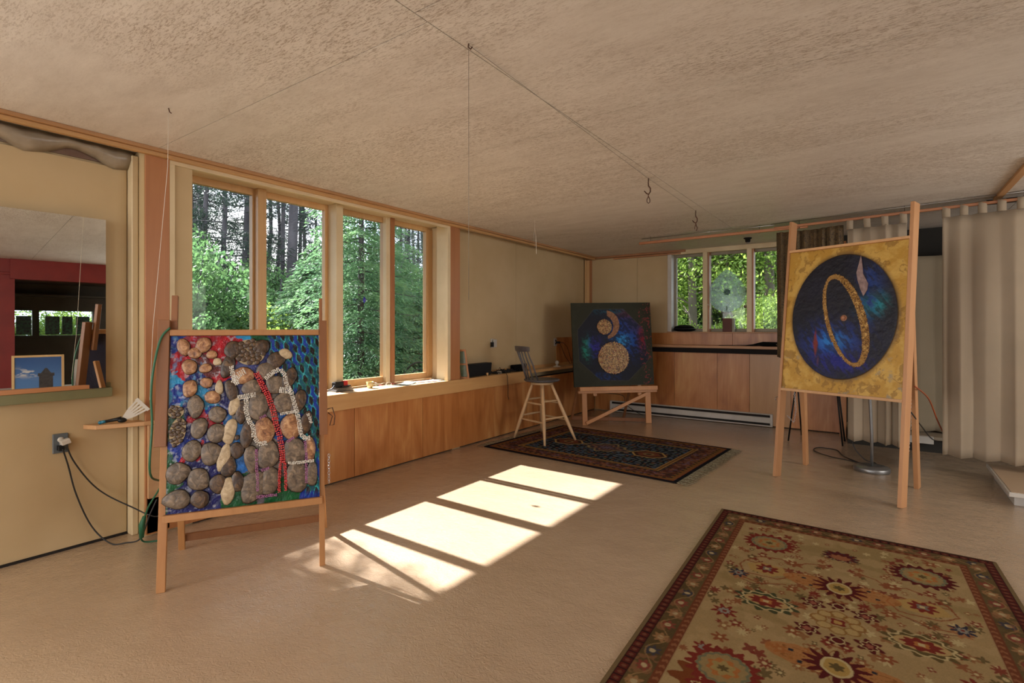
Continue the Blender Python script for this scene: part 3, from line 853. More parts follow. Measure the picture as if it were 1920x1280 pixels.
# ---- small rug ------------------------------------------------------------------
SW, SH = 2.23, 1.63
def rug1_colour(X, Y):
    V = SH - Y
    U = X - SW / 2; W = Y - SH / 2
    wob = (fnoise(X, V, 40, 33, 3) - 0.5) * 0.012
    wob2 = (fnoise(X, V, 44, 35, 3) - 0.5) * 0.012
    fx, fy = SW / 2 - 0.33, SH / 2 - 0.31
    col = np.ones(X.shape + (3,)) * C3(30, 32, 38)
    wx_ = (fnoise(X, V, 7, 91, 2) - 0.5) * 0.10; wy_ = (fnoise(X, V, 7, 92, 2) - 0.5) * 0.10
    X0_, Y0_ = X, Y
    X = X + wx_; Y = Y + wy_
    cx = (X * 17) % 1 - 0.5; cy = (Y * 17 + 0.5 * (np.floor(X * 17) % 2)) % 1 - 0.5
    k = (np.floor(X * 17) * 3 + np.floor(Y * 17 + 0.5 * (np.floor(X * 17) % 2)) * 5) % 7
    rr = np.hypot(cx / 17 + wob, cy / 17 + wob2)
    cc = np.where((k < 3)[..., None], C3(82, 88, 92), np.where((k < 5)[..., None], C3(112, 76, 56), C3(84, 92, 74)))
    m = sm(0.020, 0.015, rr)[..., None]
    col = col * (1 - m) + cc * m
    X, Y = X0_, Y0_
    col = blend(col, sm(0.60, 0.68, fnoise(X, V, 28, 37, 2)), C3(70, 88, 108), 0.7)
    def hexa(cx, cy, sx, sy):
        return np.maximum(np.abs(W - cy) / sy, np.abs(U - cx) / sx + np.abs(W - cy) / sy * 0.5)
    for c in (-0.50, 0.50):
        h = hexa(c, 0, 0.19, 0.13)
        col = blend(col, (h < 1.0), C3(60, 40, 34))
        col = blend(col, (h < 0.7), C3(104, 60, 44)); col = blend(col, (h < 0.36), C3(120, 100, 68)); col = blend(col, (h < 0.18), C3(60, 36, 34))
        col = blend(col, (np.abs(h - 1.0) < 0.07), C3(160, 128, 78))
    h = np.abs(U) / 0.30 + np.abs(W) / 0.20 + 0.12 * np.sin(np.arctan2(W, U) * 8)
    col = blend(col, h < 1.0, C3(64, 54, 60)); col = blend(col, np.abs(h - 1.0) < 0.08, C3(130, 112, 78)); col = blend(col, np.abs(h - 0.6) < 0.07, C3(130, 92, 72)); col = blend(col, h < 0.3, C3(96, 82, 96))
    # borders
    e = np.maximum(np.abs(U) - fx, np.abs(W) - fy)
    run = np.where(np.abs(U) - fx > np.abs(W) - fy, W, U)
    dout = np.minimum(SW / 2 - np.abs(U), SH / 2 - np.abs(W))
    b = np.ones(X.shape + (3,)) * C3(82, 48, 38)
    b = blend(b, sm(0.5, 0.6, fnoise(X, V, 24, 41, 3)), C3(116, 78, 58), 0.9)
    b = blend(b, sm(0.60, 0.66, fnoise(X, V, 33, 47, 3)), C3(98, 78, 92), 0.8)
    b = blend(b, sm(0.60, 0.66, fnoise(X, V, 26, 49, 3)), C3(48, 40, 38), 0.8)
    b = blend(b, ((e > 0.0) & (e < 0.045)), C3(104, 74, 44))
    dots = (np.abs((run * 16) % 1 - 0.5) < 0.25)
    b = blend(b, ((e > 0.048) & (e < 0.085) & dots), C3(40, 42, 40))
    b = blend(b, (np.abs(e - 0.006) < 0.006) | (np.abs(e - 0.046) < 0.004), C3(152, 118, 66))
    b = blend(b, ((dout > 0.045) & (dout < 0.115)), C3(112, 76, 42))
    dots2 = (np.abs((run * 14) % 1 - 0.5) < 0.22)
    b = blend(b, ((dout > 0.085) & (dout < 0.112) & dots2), C3(44, 44, 34))
    b = blend(b, ((dout > 0.045) & (dout < 0.055)), C3(134, 62, 40))
    b = blend(b, dout < 0.042, C3(24, 24, 28))
    m = (e > 0)[..., None]
    col = np.where(m, b, col)
    return col * (0.88 + 0.22 * rng.random(X.shape))[..., None] * 1.1
a1 = math.radians(-3.6)
exs = Vector((math.cos(a1), math.sin(a1), 0)); eys = Vector((-math.sin(a1), math.cos(a1), 0))
c1 = Vector((-2.492, 5.372, 0.008)) - exs * SW / 2 - eys * SH / 2
rug1 = sheet('rug', SW, SH, 0.0055, rug1_colour, 0.0075, c1, exs, eys, (0, 0, 1), M['rug'])
tag(rug1, 'small dark blue fringed rug with hexagon medallions under the bar stool', 'rug')
def fringe(side):
    mb = MB()
    for k in range(208):
        cl = k // 4
        t = (cl + 0.5 + (k % 4 - 1.5) * 0.16) / 52 * SH
        lean = (((cl * 37) % 11) / 11 - 0.5) * 0.05 + (1.5 - k % 4) * 0.004
        base = c1 + Vector((0, 0, 0.001)) + eys * t + (exs * SW if side > 0 else Vector((0, 0, 0)))
        d = exs * side * R.uniform(0.095, 0.13) + eys * (lean + R.uniform(-0.006, 0.006))
        q = base + d * 0.55 + eys * R.uniform(-0.012, 0.012)
        w = eys * R.uniform(0.0040, 0.0055)
        z = Vector((0, 0, R.uniform(-0.003, 0.002)))
        mb.add([base - w, base + w, q + w + z, q - w + z, base + d + w * 0.6 - Vector((0, 0, 0.006)), base + d - w * 0.6 - Vector((0, 0, 0.006))], [(0, 1, 2, 3), (3, 2, 4, 5)])
    return mb
for s in (-1, 1):
    f = fringe(s).build('fringe', paint('rug_fringe_wool', lin((186, 178, 148)), 0.95, lin((84, 78, 56)), 60), rug1)
    f['kind'] = 'stuff'
    f['label'] = 'pale knotted fringe'

# ------------------------------------------------------------------ leaning planes for the easels
class Plane:
    def __init__(s, A, B, lean, roll=0.0):
        A, B = Vector((A[0], A[1], 0)), Vector((B[0], B[1], 0))
        s.A = A; e = (B - A); s.L = e.length; e.normalize()
        bk = Vector((-e.y, e.x, 0))
        if bk.dot(A) < 0: bk = -bk
        t = math.radians(lean)
        up = bk * math.sin(t) + Vector((0, 0, math.cos(t)))
        s.bk = bk
        s.n = -bk * math.cos(t) + Vector((0, 0, math.sin(t)))
        r = math.radians(roll)
        s.e = e * math.cos(r) + up * math.sin(r); s.up = up * math.cos(r) - e * math.sin(r)
        s.e0 = e
    def P(s, a, h, d=0.0):
        return s.A + s.e * a + s.up * h + s.n * d
    def slab(s, mb, a0, a1, h0, h1, d0, d1):
        c = s.P((a0 + a1) / 2, (h0 + h1) / 2, (d0 + d1) / 2)
        return mb.obox(c, s.e * (a1 - a0) / 2, s.up * (h1 - h0) / 2, s.n * (d1 - d0) / 2)

# ---- easel and mosaic painting, left -------------------------------------------------
P1 = Plane((-2.974, 1.105), (-2.559, 1.774), 8.0)
ez1 = thing('easel', (-3.0, 1.6, 0), 'wooden A-frame easel by the windows holding the stone mosaic painting', 'easel')
def pl(P, name, mat, parent, *a, bevel=0.002):
    return P.slab(MB(), *a).build(name, mat, parent, bevel=bevel)
for s0, s1, in ((-0.005, 0.035), (0.775, 0.805)):
    pl(P1, 'leg', M['easel'], ez1, s0, s1, 0.003, 0.80, -0.045, -0.022)
    pl(P1, 'extension', M['easel_dark'], ez1, (0.025 if s0 < 0 else 0.782), (0.055 if s0 < 0 else 0.800), 1.20, 1.545, -0.052, -0.024)
pl(P1, 'upright', M['easel_dark'], ez1, -0.028, 0.027, 0.735, 1.405, -0.021, 0.012)
pl(P1, 'upright', M['easel_dark'], ez1, 0.779, 0.822, 0.735, 1.405, -0.021, 0.012)
pl(P1, 'top_rail', M['easel'], ez1, 0.028, 0.778, 1.318, 1.350, -0.02, 0.016)
pl(P1, 'bottom_rail', M['easel'], ez1, 0.020, 0.790, 0.352, 0.388, -0.02, 0.030)
rA, rB = Vector((-3.47, 1.43, 0.0)), Vector((-3.06, 2.14, 0.0))
for q, hs in ((rA, 0.05), (rB, 0.75)):
    top = P1.P(hs, 1.12, -0.06)
    MB().beam(q, top, P1.e, 0.035, 0.022).build('rear_leg', M['easel'], ez1, bevel=0.002)
MB().beam(rA + Vector((0, 0, 0.07)), rB + Vector((0, 0, 0.07)), (0, 0, 1), 0.045, 0.022).build('cross_bar', M['easel_dark'], ez1, bevel=0.002)

S0, S1, H0_, H1_ = 0.030, 0.777, 0.389, 1.317
PW, PH = S1 - S0, H1_ - H0_
def nearest_field(X, Y, pts, jitter=0.045, seed=50, f=9):
    """patchy ground colour: nearest control point with a wandering edge"""
    jx = (fnoise(X, Y, f, seed, 4) - 0.5) * jitter * 4; jy = (fnoise(X, Y, f, seed + 1, 4) - 0.5) * jitter * 4
    best = np.full(X.shape, 9.0); col = np.zeros(X.shape + (3,))
    for (u, v, c) in pts:
        d = np.hypot((X + jx) / PW - u, ((PH - Y) + jy) / PH - v)
        m = d < best
        best = np.where(m, d, best)
        col = np.where(m[..., None], np.array(c), col)
    return col
BLU, CYA, RDD, GRN, DKB, BLK = C3(10, 44, 140), C3(40, 140, 190), C3(170, 8, 28), C3(8, 84, 40), C3(16, 20, 92), C3(14, 12, 26)
def mosaic_colour(X, Y):
    u = X / PW; v = 1 - Y / PH
    pts = [(0.03, 0.03, BLU), (0.12, 0.04, RDD), (0.30, 0.05, RDD), (0.40, 0.08, RDD), (0.22, 0.16, DRED * 1.3), (0.06, 0.20, RDD), (0.02, 0.26, CYA), (0.05, 0.34, BLU), (0.02, 0.40, CYA * 0.7), (0.10, 0.36, BLU), (0.28, 0.24, RDD), (0.20, 0.28, DKB), (0.30, 0.33, DKB), (0.22, 0.36, CYA),
           (0.24, 0.50, RDD), (0.12, 0.42, DKB), (0.28, 0.42, BLU), (0.14, 0.66, RDD), (0.03, 0.52, GRN * 0.7), (0.03, 0.68, GRN), (0.03, 0.86, GRN), (0.10, 0.63, BLU), (0.22, 0.60, DKB), (0.20, 0.76, DKB), (0.16, 0.90, DKB), (0.30, 0.92, DKB), (0.38, 0.60, C3(40, 110, 180)), (0.44, 0.64, C3(50, 120, 190)), (0.44, 0.76, C3(40, 110, 190)), (0.48, 0.90, GRN), (0.42, 0.97, GRN),
           (0.46, 0.02, CYA), (0.55, 0.02, GRN), (0.66, 0.04, GRN), (0.74, 0.06, BLU), (0.80, 0.14, BLU), (0.62, 0.22, C3(70, 74, 130)), (0.46, 0.30, C3(78, 84, 130)), (0.84, 0.30, BLU), (0.86, 0.50, C3(20, 80, 150)), (0.92, 0.66, BLU), (0.95, 0.85, C3(40, 50, 90)), (0.94, 0.96, BLU), (0.60, 0.5, C3(130, 122, 112)), (0.72, 0.75, C3(120, 112, 104)), (0.55, 0.85, C3(100, 90, 96)), (0.80, 0.97, GRN), (0.97, 0.05, C3(12, 50, 60)), (0.97, 0.3, BLU)]
    col = nearest_field(X, Y, pts)
    n = fnoise(X, Y, 38, 60, 4)
    col = col * (0.35 + 1.35 * n[..., None])
    fl_ = fnoise(X, Y, 55, 61, 3)
    col = blend(col, sm(0.62, 0.70, fl_) * (u < 0.42), C3(200, 205, 215), 0.5)
    col = blend(col, sm(0.62, 0.69, fnoise(X, Y, 45, 63, 3)) * (v < 0.45) * (u < 0.2), C3(70, 150, 200), 0.5)
    # net of dark lozenges on the right, teal mesh
    lx = u - (0.72 + 0.30 * v * (1 - 0.35 * v))
    area_ = sm(-0.02, 0.02, u - (0.62 + 0.42 * sm(0.0, 0.9, v) * 0.66)) * (u > 0.6)
    tt = u * 17 - v * 7.5 * (1 - 0.45 * v); ss = v * 13 + u * 6
    c1_ = np.abs((tt) % 1 - 0.5); c2_ = np.abs((ss + 0.5 * (np.floor(tt) % 2)) % 1 - 0.5)
    loz = np.sqrt((c1_ * 1.5) ** 2 + (c2_ * 0.75) ** 2) * 0.5 + (c1_ * 1.05 + c2_ * 0.95) * 0.5
    net = blend(np.ones(X.shape + (3,)) * np.where((fnoise(X, Y, 14, 68, 3) > 0.5)[..., None], C3(14, 60, 165), C3(14, 100, 120)) * (0.2 + 1.3 * n[..., None]), loz < 0.38, C3(26, 16, 18))
    net = blend(net, (np.abs(loz - 0.44) < 0.045), np.where((n > 0.5)[..., None], C3(60, 190, 190), C3(30, 120, 90)))
    mk = area_ * sm(1.0, 0.95, v)
    col = col * (1 - mk[..., None]) + net * mk[..., None]
    return col
M['mosaic'] = vcol_mat('glossy_mosaic_ground', 0.3, 0.4, 0.9, 120, trans=0.2, coat=0.15)
pa1 = thing('mosaic_painting', P1.P(0.40, 0.39, 0.0), 'large mosaic panel of agate slices and beads on blue and red ground', 'painting')
sheet('painted_ground', PW, PH, 0.0035, mosaic_colour, 0.010, P1.P(S0, H0_, -0.004), P1.e, P1.up, P1.n, M['mosaic'], pa1,
      relief=lambda X, Y: (fnoise(X, Y, 40, 66, 3) - 0.5) * 0.006)

def stone_mat(name, a, b, c, rim):
    m, nt, N, L, B = new_mat(name)
    n, mp = noise_of(N, L, 28, 5, rough=0.65, dist=1.2)
    oi = N.new('ShaderNodeObjectInfo')
    va = N.new('ShaderNodeVectorMath'); va.operation = 'SCALE'; va.inputs[0].default_value = (31, 17, 23)
    L.new(oi.outputs['Random'], va.inputs['Scale']); L.new(va.outputs['Vector'], mp.inputs['Location'])
    r = ramp(N, [(0.30, a), (0.50, b), (0.68, c)])
    L.new(n.outputs['Fac'], r.inputs['Fac'])
    at = N.new('ShaderNodeAttribute'); at.attribute_name = 'rim'
    mx = N.new('ShaderNodeMix'); mx.data_type = 'RGBA'
    mx.inputs[7].default_value = (*rim, 1)
    L.new(at.outputs['Fac'], mx.inputs[0]); L.new(r.outputs['Color'], mx.inputs[6])
    L.new(mx.outputs[2], B.inputs['Base Color'])
    B.inputs['Roughness'].default_value = 0.35
    bump_into(N, L, n.outputs['Fac'], B, 0.5, 0.006)
    return m
ST = [stone_mat('warm_agate', lin((84, 50, 34)), lin((160, 112, 74)), lin((206, 164, 118)), lin((36, 14, 12))),
      stone_mat('grey_agate', lin((62, 52, 42)), lin((108, 92, 74)), lin((150, 128, 104)), lin((40, 32, 26))),
      stone_mat('brown_agate', lin((34, 24, 16)), lin((76, 56, 38)), lin((120, 92, 62)), lin((20, 14, 10))),
      stone_mat('pale_stone', lin((150, 128, 98)), lin((182, 160, 126)), lin((206, 186, 152)), lin((150, 130, 100)))]
def stone(u, v, rx, ry, rot, tone, P=P1, name='stone', parent=pa1, seedk=None, squash=1.0):
    """a flat rounded slice with its own thickness, rim darker than the face"""
    r_ = random.Random(int(u * 9973 + v * 7919))
    n = 16
    c = P.P(S0 + u * PW, H1_ - v * PH, 0.0)
    t0 = math.radians(rot)
    ax = P.e * math.cos(t0) - P.up * math.sin(t0); ay = P.e * math.sin(t0) + P.up * math.cos(t0)
    off = [1 + r_.uniform(-0.16, 0.16) for _ in range(n)]
    k0 = r_.randrange(n); off[k0] += 0.28
    off = [(off[i - 1] + 2 * off[i] + off[(i + 1) % n]) / 4 for i in range(n)]
    vs, rim = [], []
    for (q, d) in ((1.0, -0.002), (0.985, 0.0055), (0.90, 0.0085), (0.50, 0.0095)):
        for k in range(n):
            a = 2 * PI * k / n
            vs.append(c + ax * rx * off[k] * q * math.cos(a) + ay * ry * off[k] * q * math.sin(a) + P.n * d)
            rim.append(1.0 if q > 0.95 else (0.35 if q > 0.6 else 0.0))
    vs.append(c + P.n * 0.0098); rim.append(0)
    m = MB().add(vs, [(i * n + k, i * n + (k + 1) % n, (i + 1) * n + (k + 1) % n, (i + 1) * n + k) for i in range(3) for k in range(n)] + [(3 * n + k, 3 * n + (k + 1) % n, 4 * n) for k in range(n)], True)
    o = m.build(name, ST[tone], parent)
    at = o.data.attributes.new('rim', 'FLOAT', 'POINT')
    at.data.foreach_set('value', rim)
    return o
# (u, v from the top, half width m, half height m, turn, tone)
stones = []
def c6(x, y, rx, ry, rot, tone):
    # crop read-off converted to canvas fractions
    u = (x - 80) / (596 - 80) * 0.50 * 1.0; v = (y - 22) / 1258 * 0.985
    skew = (y / 1280.0)
    u = (x - (82 - 46 * skew)) / 1094.0 * 1.03
    v = (y - 20) / (1285.0 - 36 * (x / 1094.0) * skew)
    stones.append((u, v, rx * 0.00075, ry * 0.00081, rot, tone))
for s in [(165, 100, 44, 62, -12, 0), (300, 92, 50, 56, 38, 0), (240, 150, 48, 40, 0, 0), (356, 165, 36, 30, 0, 0), (202, 252, 48, 54, 10, 0), (313, 263, 40, 32, 0, 0), (315, 374, 42, 38, 0, 0), (205, 412, 50, 62, 0, 0), (352, 482, 50, 45, 0, 0),
          (237, 550, 48, 74, 0, 1), (380, 612, 58, 56, 0, 1), (256, 712, 56, 72, 8, 1), (378, 750, 64, 66, 0, 1), (212, 866, 68, 72, 18, 1), (340, 902, 70, 72, 8, 1), (116, 1022, 72, 70, 15, 1), (250, 1070, 74, 76, 22, 1), (112, 1206, 80, 64, 12, 1), (258, 1212, 62, 58, 25, 2), (378, 1124, 58, 62, 0, 2),
          (450, 1004, 54, 66, 0, 2), (512, 886, 48, 56, 0, 2), (512, 1112, 46, 62, 0, 2), (460, 262, 44, 82, 14, 2), (484, 442, 40, 78, -18, 2), (552, 600, 38, 86, 8, 2), (515, 792, 16, 18, 0, 2), (500, 130, 58, 66, 30, 2),
          (465, 740, 46, 92, 14, 3), (420, 930, 44, 92, 10, 3), (442, 1165, 48, 84, 0, 3), (392, 220, 28, 28, 0, 3), (400, 410, 26, 52, 0, 3), (500, 560, 40, 60, 20, 3)]:
    c6(*s)
for s in [(178, 108, 52, 48, -10, 2), (290, 212, 66, 50, -32, 2), (368, 370, 46, 76, 30, 2), (440, 545, 42, 84, 20, 2), (486, 716, 38, 78, 14, 2), (206, 298, 64, 58, 0, 1), (270, 408, 62, 60, 0, 1), (100, 428, 62, 58, 0, 1), (140, 572, 66, 88, 0, 1), (330, 552, 68, 72, 0, 1),
          (180, 752, 66, 88, 0, 0), (370, 730, 64, 84, 0, 0), (60, 772, 38, 88, 8, 2), (88, 958, 46, 82, 0, 1), (200, 940, 72, 88, 0, 1), (402, 928, 76, 88, 0, 1), (515, 912, 36, 78, 0, 0), (98, 1148, 74, 94, 16, 1), (212, 1124, 60, 94, 0, 1), (400, 1108, 72, 94, 0, 1), (520, 1092, 38, 78, 0, 1), (40, 328, 68, 58, 0, 0), (350, 170, 44, 36, 0, 3)]:
    c6(s[0] + 527, s[1], s[2] * 1.12, s[3] * 1.12, *s[4:])
for s in stones: stone(*s)
def Q(x, y, d=0.012):
    skew = y / 1280.0
    u = (x - (82 - 46 * skew)) / 1094.0 * 1.03; v = (y - 20) / (1285.0 - 36 * (x / 1094.0) * skew)
    return P1.P(S0 + u * PW, H1_ - v * PH, d)
# cell mosaics of small chips: brown patch near the top and the oval on the left edge
r_ = random.Random(3)
def chips(cx, cy, rx, ry, n, rot, tone):
    for k in range(n):
        a = k * 2.39996; q = math.sqrt((k + 0.5) / n)
        x = rx * q * math.cos(a); y = ry * q * math.sin(a)
        t = math.radians(rot)
        xx = cx + x * math.cos(t) - y * math.sin(t); yy = cy + x * math.sin(t) + y * math.cos(t)
        sz = 0.98 * math.sqrt(rx * ry / n)
        skew = yy / 1280.0
        u = (xx - (82 - 46 * skew)) / 1094.0 * 1.03; v = (yy - 20) / (1285.0 - 36 * (xx / 1094.0) * skew)
        stone(u, v, sz * 0.00072, sz * 0.00078, r_.uniform(0, 90), tone)
def backing(cx, cy, rx, ry, rot, mat, name='grout'):
    n = 26; t = math.radians(rot); vs = []
    for k in range(n):
        a = 2 * PI * k / n
        x = rx * math.cos(a); y = ry * math.sin(a)
        vs.append(Q(cx + x * math.cos(t) - y * math.sin(t), cy + x * math.sin(t) + y * math.cos(t), 0.001))
    MB().prism(vs, P1.n * 0.004).build(name, mat, pa1)
pale_grout = flat('pale_grout', lin((160, 140, 106)), 0.6)
backing(620, 150, 112, 100, 0, pale_grout); chips(622, 148, 106, 96, 26, 0, 2)
backing(120, 725, 52, 102, 12, pale_grout); chips(120, 725, 48, 98, 20, 12, 2)
backing(110, 580, 52, 46, 0, pale_grout); chips(110, 580, 46, 42, 8, 0, 2)
# bead chains
def beads(path, spacing, r, width, mat, name='bead_chain'):
    mb = MB()
    for (a, b), (c, d) in zip(path[:-1], path[1:]):
        L_ = math.hypot(c - a, d - b); n = max(1, int(L_ / spacing))
        nx, ny = -(d - b) / L_, (c - a) / L_
        for k in range(n):
            for w in np.arange(-width, width + 0.1, spacing * 0.95):
                t = (k + 0.5 + r_.uniform(-0.2, 0.2)) / n
                x = a + (c - a) * t + nx * (w + r_.uniform(-2, 2)); y = b + (d - b) * t + ny * (w + r_.uniform(-2, 2))
                p = Q(x + 527, y, 0.008)
                mb.ball(p, r * r_.uniform(0.85, 1.15), n=6, m=4)
    o = mb.build(name, mat, pa1)
    o['kind'] = 'stuff'
    return o
pearl = flat('pearl_bead', lin((206, 200, 188)), 0.2, 0, 0.7)
redb = flat('red_glass_bead', lin((186, 44, 44)), 0.15, 0, 0.8)
purb = flat('purple_glass_bead', lin((150, 92, 130)), 0.2, 0, 0.8)
for pth, w in (([(-20, 390), (10, 330), (60, 300)], 18), ([(-40, 250), (-30, 330), (0, 400)], 10), ([(200, 365), (250, 320), (310, 290), (345, 340), (350, 410), (385, 470), (405, 560), (425, 640), (438, 720), (445, 800), (480, 835), (520, 830)], 12), ([(300, 450), (390, 460)], 14), ([(60, 500), (55, 600), (70, 665), (100, 720), (108, 800), (140, 850), (200, 845)], 10), ([(0, 500), (60, 490), (130, 480)], 12), ([(300, 640), (420, 625)], 8), ([(345, 1010), (420, 1012), (540, 1005)], 9), ([(505, 640), (530, 720)], 6)):
    beads(pth, 12, 0.0048, w * 1.25, pearl)['label'] = 'pearly bead chain'
beads([(130, 310), (170, 400), (215, 500), (245, 600), (262, 700), (285, 800), (300, 900), (302, 1000)], 15, 0.0058, 19, redb)['label'] = 'red bead band'
beads([(285, 1000), (275, 1100), (270, 1215)], 11, 0.0045, 9, redb)['label'] = 'red bead strand'
beads([(318, 1000), (320, 1100), (318, 1205)], 11, 0.0045, 9, redb)['label'] = 'red bead strand'
for pth in ([(120, 885), (118, 1000), (122, 1100), (120, 1195)], [(478, 845), (482, 960), (474, 1160)], [(150, 1045), (210, 1030)], [(340, 850), (400, 815)], [(150, 660), (200, 640)], [(110, 1235), (260, 1228)]):
    beads(pth, 11, 0.0042, 6, purb)['label'] = 'purple bead strand'

# ---- easel and disc painting, right --------------------------------------------------
P2 = Plane((-0.786, 5.219), (0.124, 4.839), 6.5)
ez2 = thing('easel', (-0.3, 5.3, 0), 'tall pale wood easel in front of the curtains with side posts near the ceiling', 'easel')
M['easel2'] = wood('tall_easel_wood', (0.52, 0.27, 0.12), (0.42, 0.20, 0.085), 'z', 1.2, 0.5)
for k, (s0, s1) in enumerate(((-0.002, 0.022), (0.972, 1.0))):
    sl = (0.004 - 0.030) / 2.3
    b = P2.P((s0 + s1) / 2, 0.004, -0.045); t = P2.P((s0 + s1) / 2 + (0.004 if k == 0 else -0.012), 2.35 if k == 0 else 2.345, -0.045)
    MB().beam(b, t, P2.e, s1 - s0, 0.095).build('side_post', M['easel2'], ez2, bevel=0.002)
pl(P2, 'top_rail', M['easel_pale'], ez2, 0.024, 0.97, 2.052, 2.074, -0.03, 0.012)
pl(P2, 'bottom_rail', M['easel_pale'], ez2, 0.024, 0.97, 0.785, 0.808, -0.03, 0.012)
for q, s in ((Vector((-0.588, 5.853, 0)), 0.10), (Vector((0.264, 5.538, 0)), 0.955)):
    MB().beam(q + Vector((0, 0, 0.004)), P2.P(s, 1.55, -0.11), P2.e, 0.035, 0.05).build('rear_leg', M['easel2'], ez2, bevel=0.002)
MB().tube([P2.P(-0.006, 0.72, 0.0), P2.P(-0.006, 0.715, 0.03), P2.P(-0.006, 0.70, 0.035), P2.P(-0.006, 0.69, 0.02)], 0.003, 6).build('hook', M['metal'], ez2)
def chain(name, pts, parent, r=0.006, mat=None):
    """links along a path"""
    pts = [Vector(p) for p in pts]
    mb = MB()
    k = 0
    for a, b in zip(pts[:-1], pts[1:]):
        d = b - a; n = max(1, int(d.length / (r * 2.2)))
        for i in range(n):
            c = a + d * ((i + 0.5) / n)
            u = d.normalized(); w = (Vector((0, 0, 1)) if abs(u.z) < 0.8 else Vector((1, 0, 0))).cross(u).normalized()
            if k % 2: w = u.cross(w)
            ring_ = [c + u * r * 1.5 * math.cos(2 * PI * j / 8) + w * r * math.sin(2 * PI * j / 8) for j in range(9)]
            mb.tube(ring_, r * 0.26, 4, False)
            k += 1
    return mb.build(name, mat or M['metal'], parent)
chain('chain', [P2.P(0.985, 0.86, -0.1), P2.P(0.99, 0.6, -0.11), P2.P(0.985, 0.42, -0.11)], ez2)
chain('chain', [P2.P(0.09, 0.78, -0.1), P2.P(0.10, 0.62, -0.13), P2.P(0.075, 0.50, -0.15), P2.P(0.04, 0.56, -0.1)], ez2)

U0, U1, V0, V1 = 0.024, 0.970, 0.809, 2.051
DW, DH = U1 - U0, V1 - V0
def disc_colour(X, Y):
    u = X / DW; v = 1 - Y / DH
    n = fnoise(X, Y, 9, 70, 5); n2 = fnoise(X + 0.3 * n, Y * 0.5, 26, 71, 4)
    col = np.ones(X.shape + (3,)) * C3(184, 142, 58)
    col = blend(col, sm(0.45, 0.62, n), C3(204, 166, 84), 0.8)
    col = blend(col, sm(0.58, 0.66, n2), C3(126, 90, 36), 0.6)
    col = blend(col, sm(0.60, 0.70, fnoise(X, Y, 14, 74, 4)) * sm(0.55, 0.9, v), C3(150, 138, 112), 0.8)
    # dark disc
    dx = (u - 0.503) / 0.437; dy = (v - 0.481) / 0.427
    q = np.hypot(dx, dy)
    col = blend(col, sm(1.10, 0.995, q + 0.03 * n), C3(84, 66, 44), 0.8)
    disc = sm(1.005, 0.992, q)
    dc = np.ones(X.shape + (3,)) * C3(20, 18, 28)
    dc = blend(dc, sm(0.45, 0.7, fnoise(X, Y, 7, 75, 4)), C3(26, 26, 42), 0.8)
    streak = fnoise(X * 1.0 + Y * 0.8, Y * 0.25 - X * 0.3, 40, 76, 3)
    def glow(cu, cv, ru, rv, c, thr=0.42, a=1.0):
        nonlocal dc
        g = np.exp(-(((u - cu) / ru) ** 2 + ((v - cv) / rv) ** 2))
        dc = blend(dc, g * sm(thr, thr + 0.22, streak) * 1.3, c, a)
        dc = blend(dc, g * 0.5, np.array(c) * 0.5, a)
    glow(0.44, 0.66, 0.20, 0.11, C3(24, 60, 160)); glow(0.45, 0.65, 0.10, 0.06, C3(40, 130, 215), 0.46); glow(0.74, 0.40, 0.08, 0.06, C3(40, 180, 180), 0.42); glow(0.72, 0.32, 0.08, 0.16, C3(30, 60, 130)); glow(0.50, 0.79, 0.2, 0.06, C3(26, 30, 130))
    # red wisp, pale wisp
    wx = np.abs(u - 0.295 - 0.05 * (v - 0.66) * 1.2 + 0.012 * (streak - 0.5)); dc = blend(dc, sm(0.032, 0.010, wx + 0.30 * np.abs(v - 0.665) ** 1.1) , C3(120, 44, 36))
    dc = blend(dc, sm(0.012, 0.004, np.abs(u - 0.325)) * sm(0.05, 0.0, np.abs(v - 0.79)), C3(90, 50, 80), 0.7)
    # ring: slanted ellipse, thick on the right
    a = math.radians(-17)
    ru = (u - 0.540) * DW; rv = (v - 0.502) * DH
    x1 = ru * math.cos(a) - rv * math.sin(a) * -1; y1 = ru * math.sin(a) * -1 + rv * math.cos(a)
    x1 = ru * math.cos(a) + rv * math.sin(a); y1 = -ru * math.sin(a) + rv * math.cos(a)
    qo = np.hypot(x1 / 0.158, y1 / 0.405); qi = np.hypot((x1 + 0.013) / 0.112, y1 / 0.372)
    rg = fnoise(X, Y, 90, 78, 2)
    ringm = (qo + 0.10 * (rg - 0.5) < 1.0) & (qi - 0.10 * (rg - 0.5) > 1.0)
    gold = np.where((rg > 0.62)[..., None], C3(206, 170, 104), np.where((rg > 0.42)[..., None], C3(150, 108, 46), C3(96, 60, 26)))
    dc = blend(dc, (qi < 1.02).astype(float), C3(30, 26, 32), 0.25)
    dc = np.where(ringm[..., None], gold, dc)
    pr = np.hypot((u - 0.527) * DW, (v - 0.492) * DH)
    dc = blend(dc, sm(0.036, 0.031, pr), C3(34, 24, 28)); dc = blend(dc, sm(0.026, 0.022, pr), C3(176, 124, 92) * (0.6 + n2[..., None] * 0.8))
    return col * (1 - disc[..., None]) + dc * disc[..., None]
def disc_relief(X, Y):
    u = X / DW; v = 1 - Y / DH
    q = np.hypot((u - 0.503) / 0.437, (v - 0.481) / 0.427)
    return sm(1.006, 0.994, q) * 0.010 + (fnoise(X, Y, 30, 79, 3) - 0.5) * 0.004
pa2 = thing('disc_painting', P2.P(0.5, 0.81, 0), 'tall ochre painting with a navy disc and a slanted gold ring', 'painting')
sheet('panel', DW, DH, 0.0033, disc_colour, 0.018, P2.P(U0, V0, -0.010), P2.e, P2.up, P2.n, vcol_mat('satin_paint', 0.45, 0.3, 0.35, 90), pa2, relief=disc_relief)
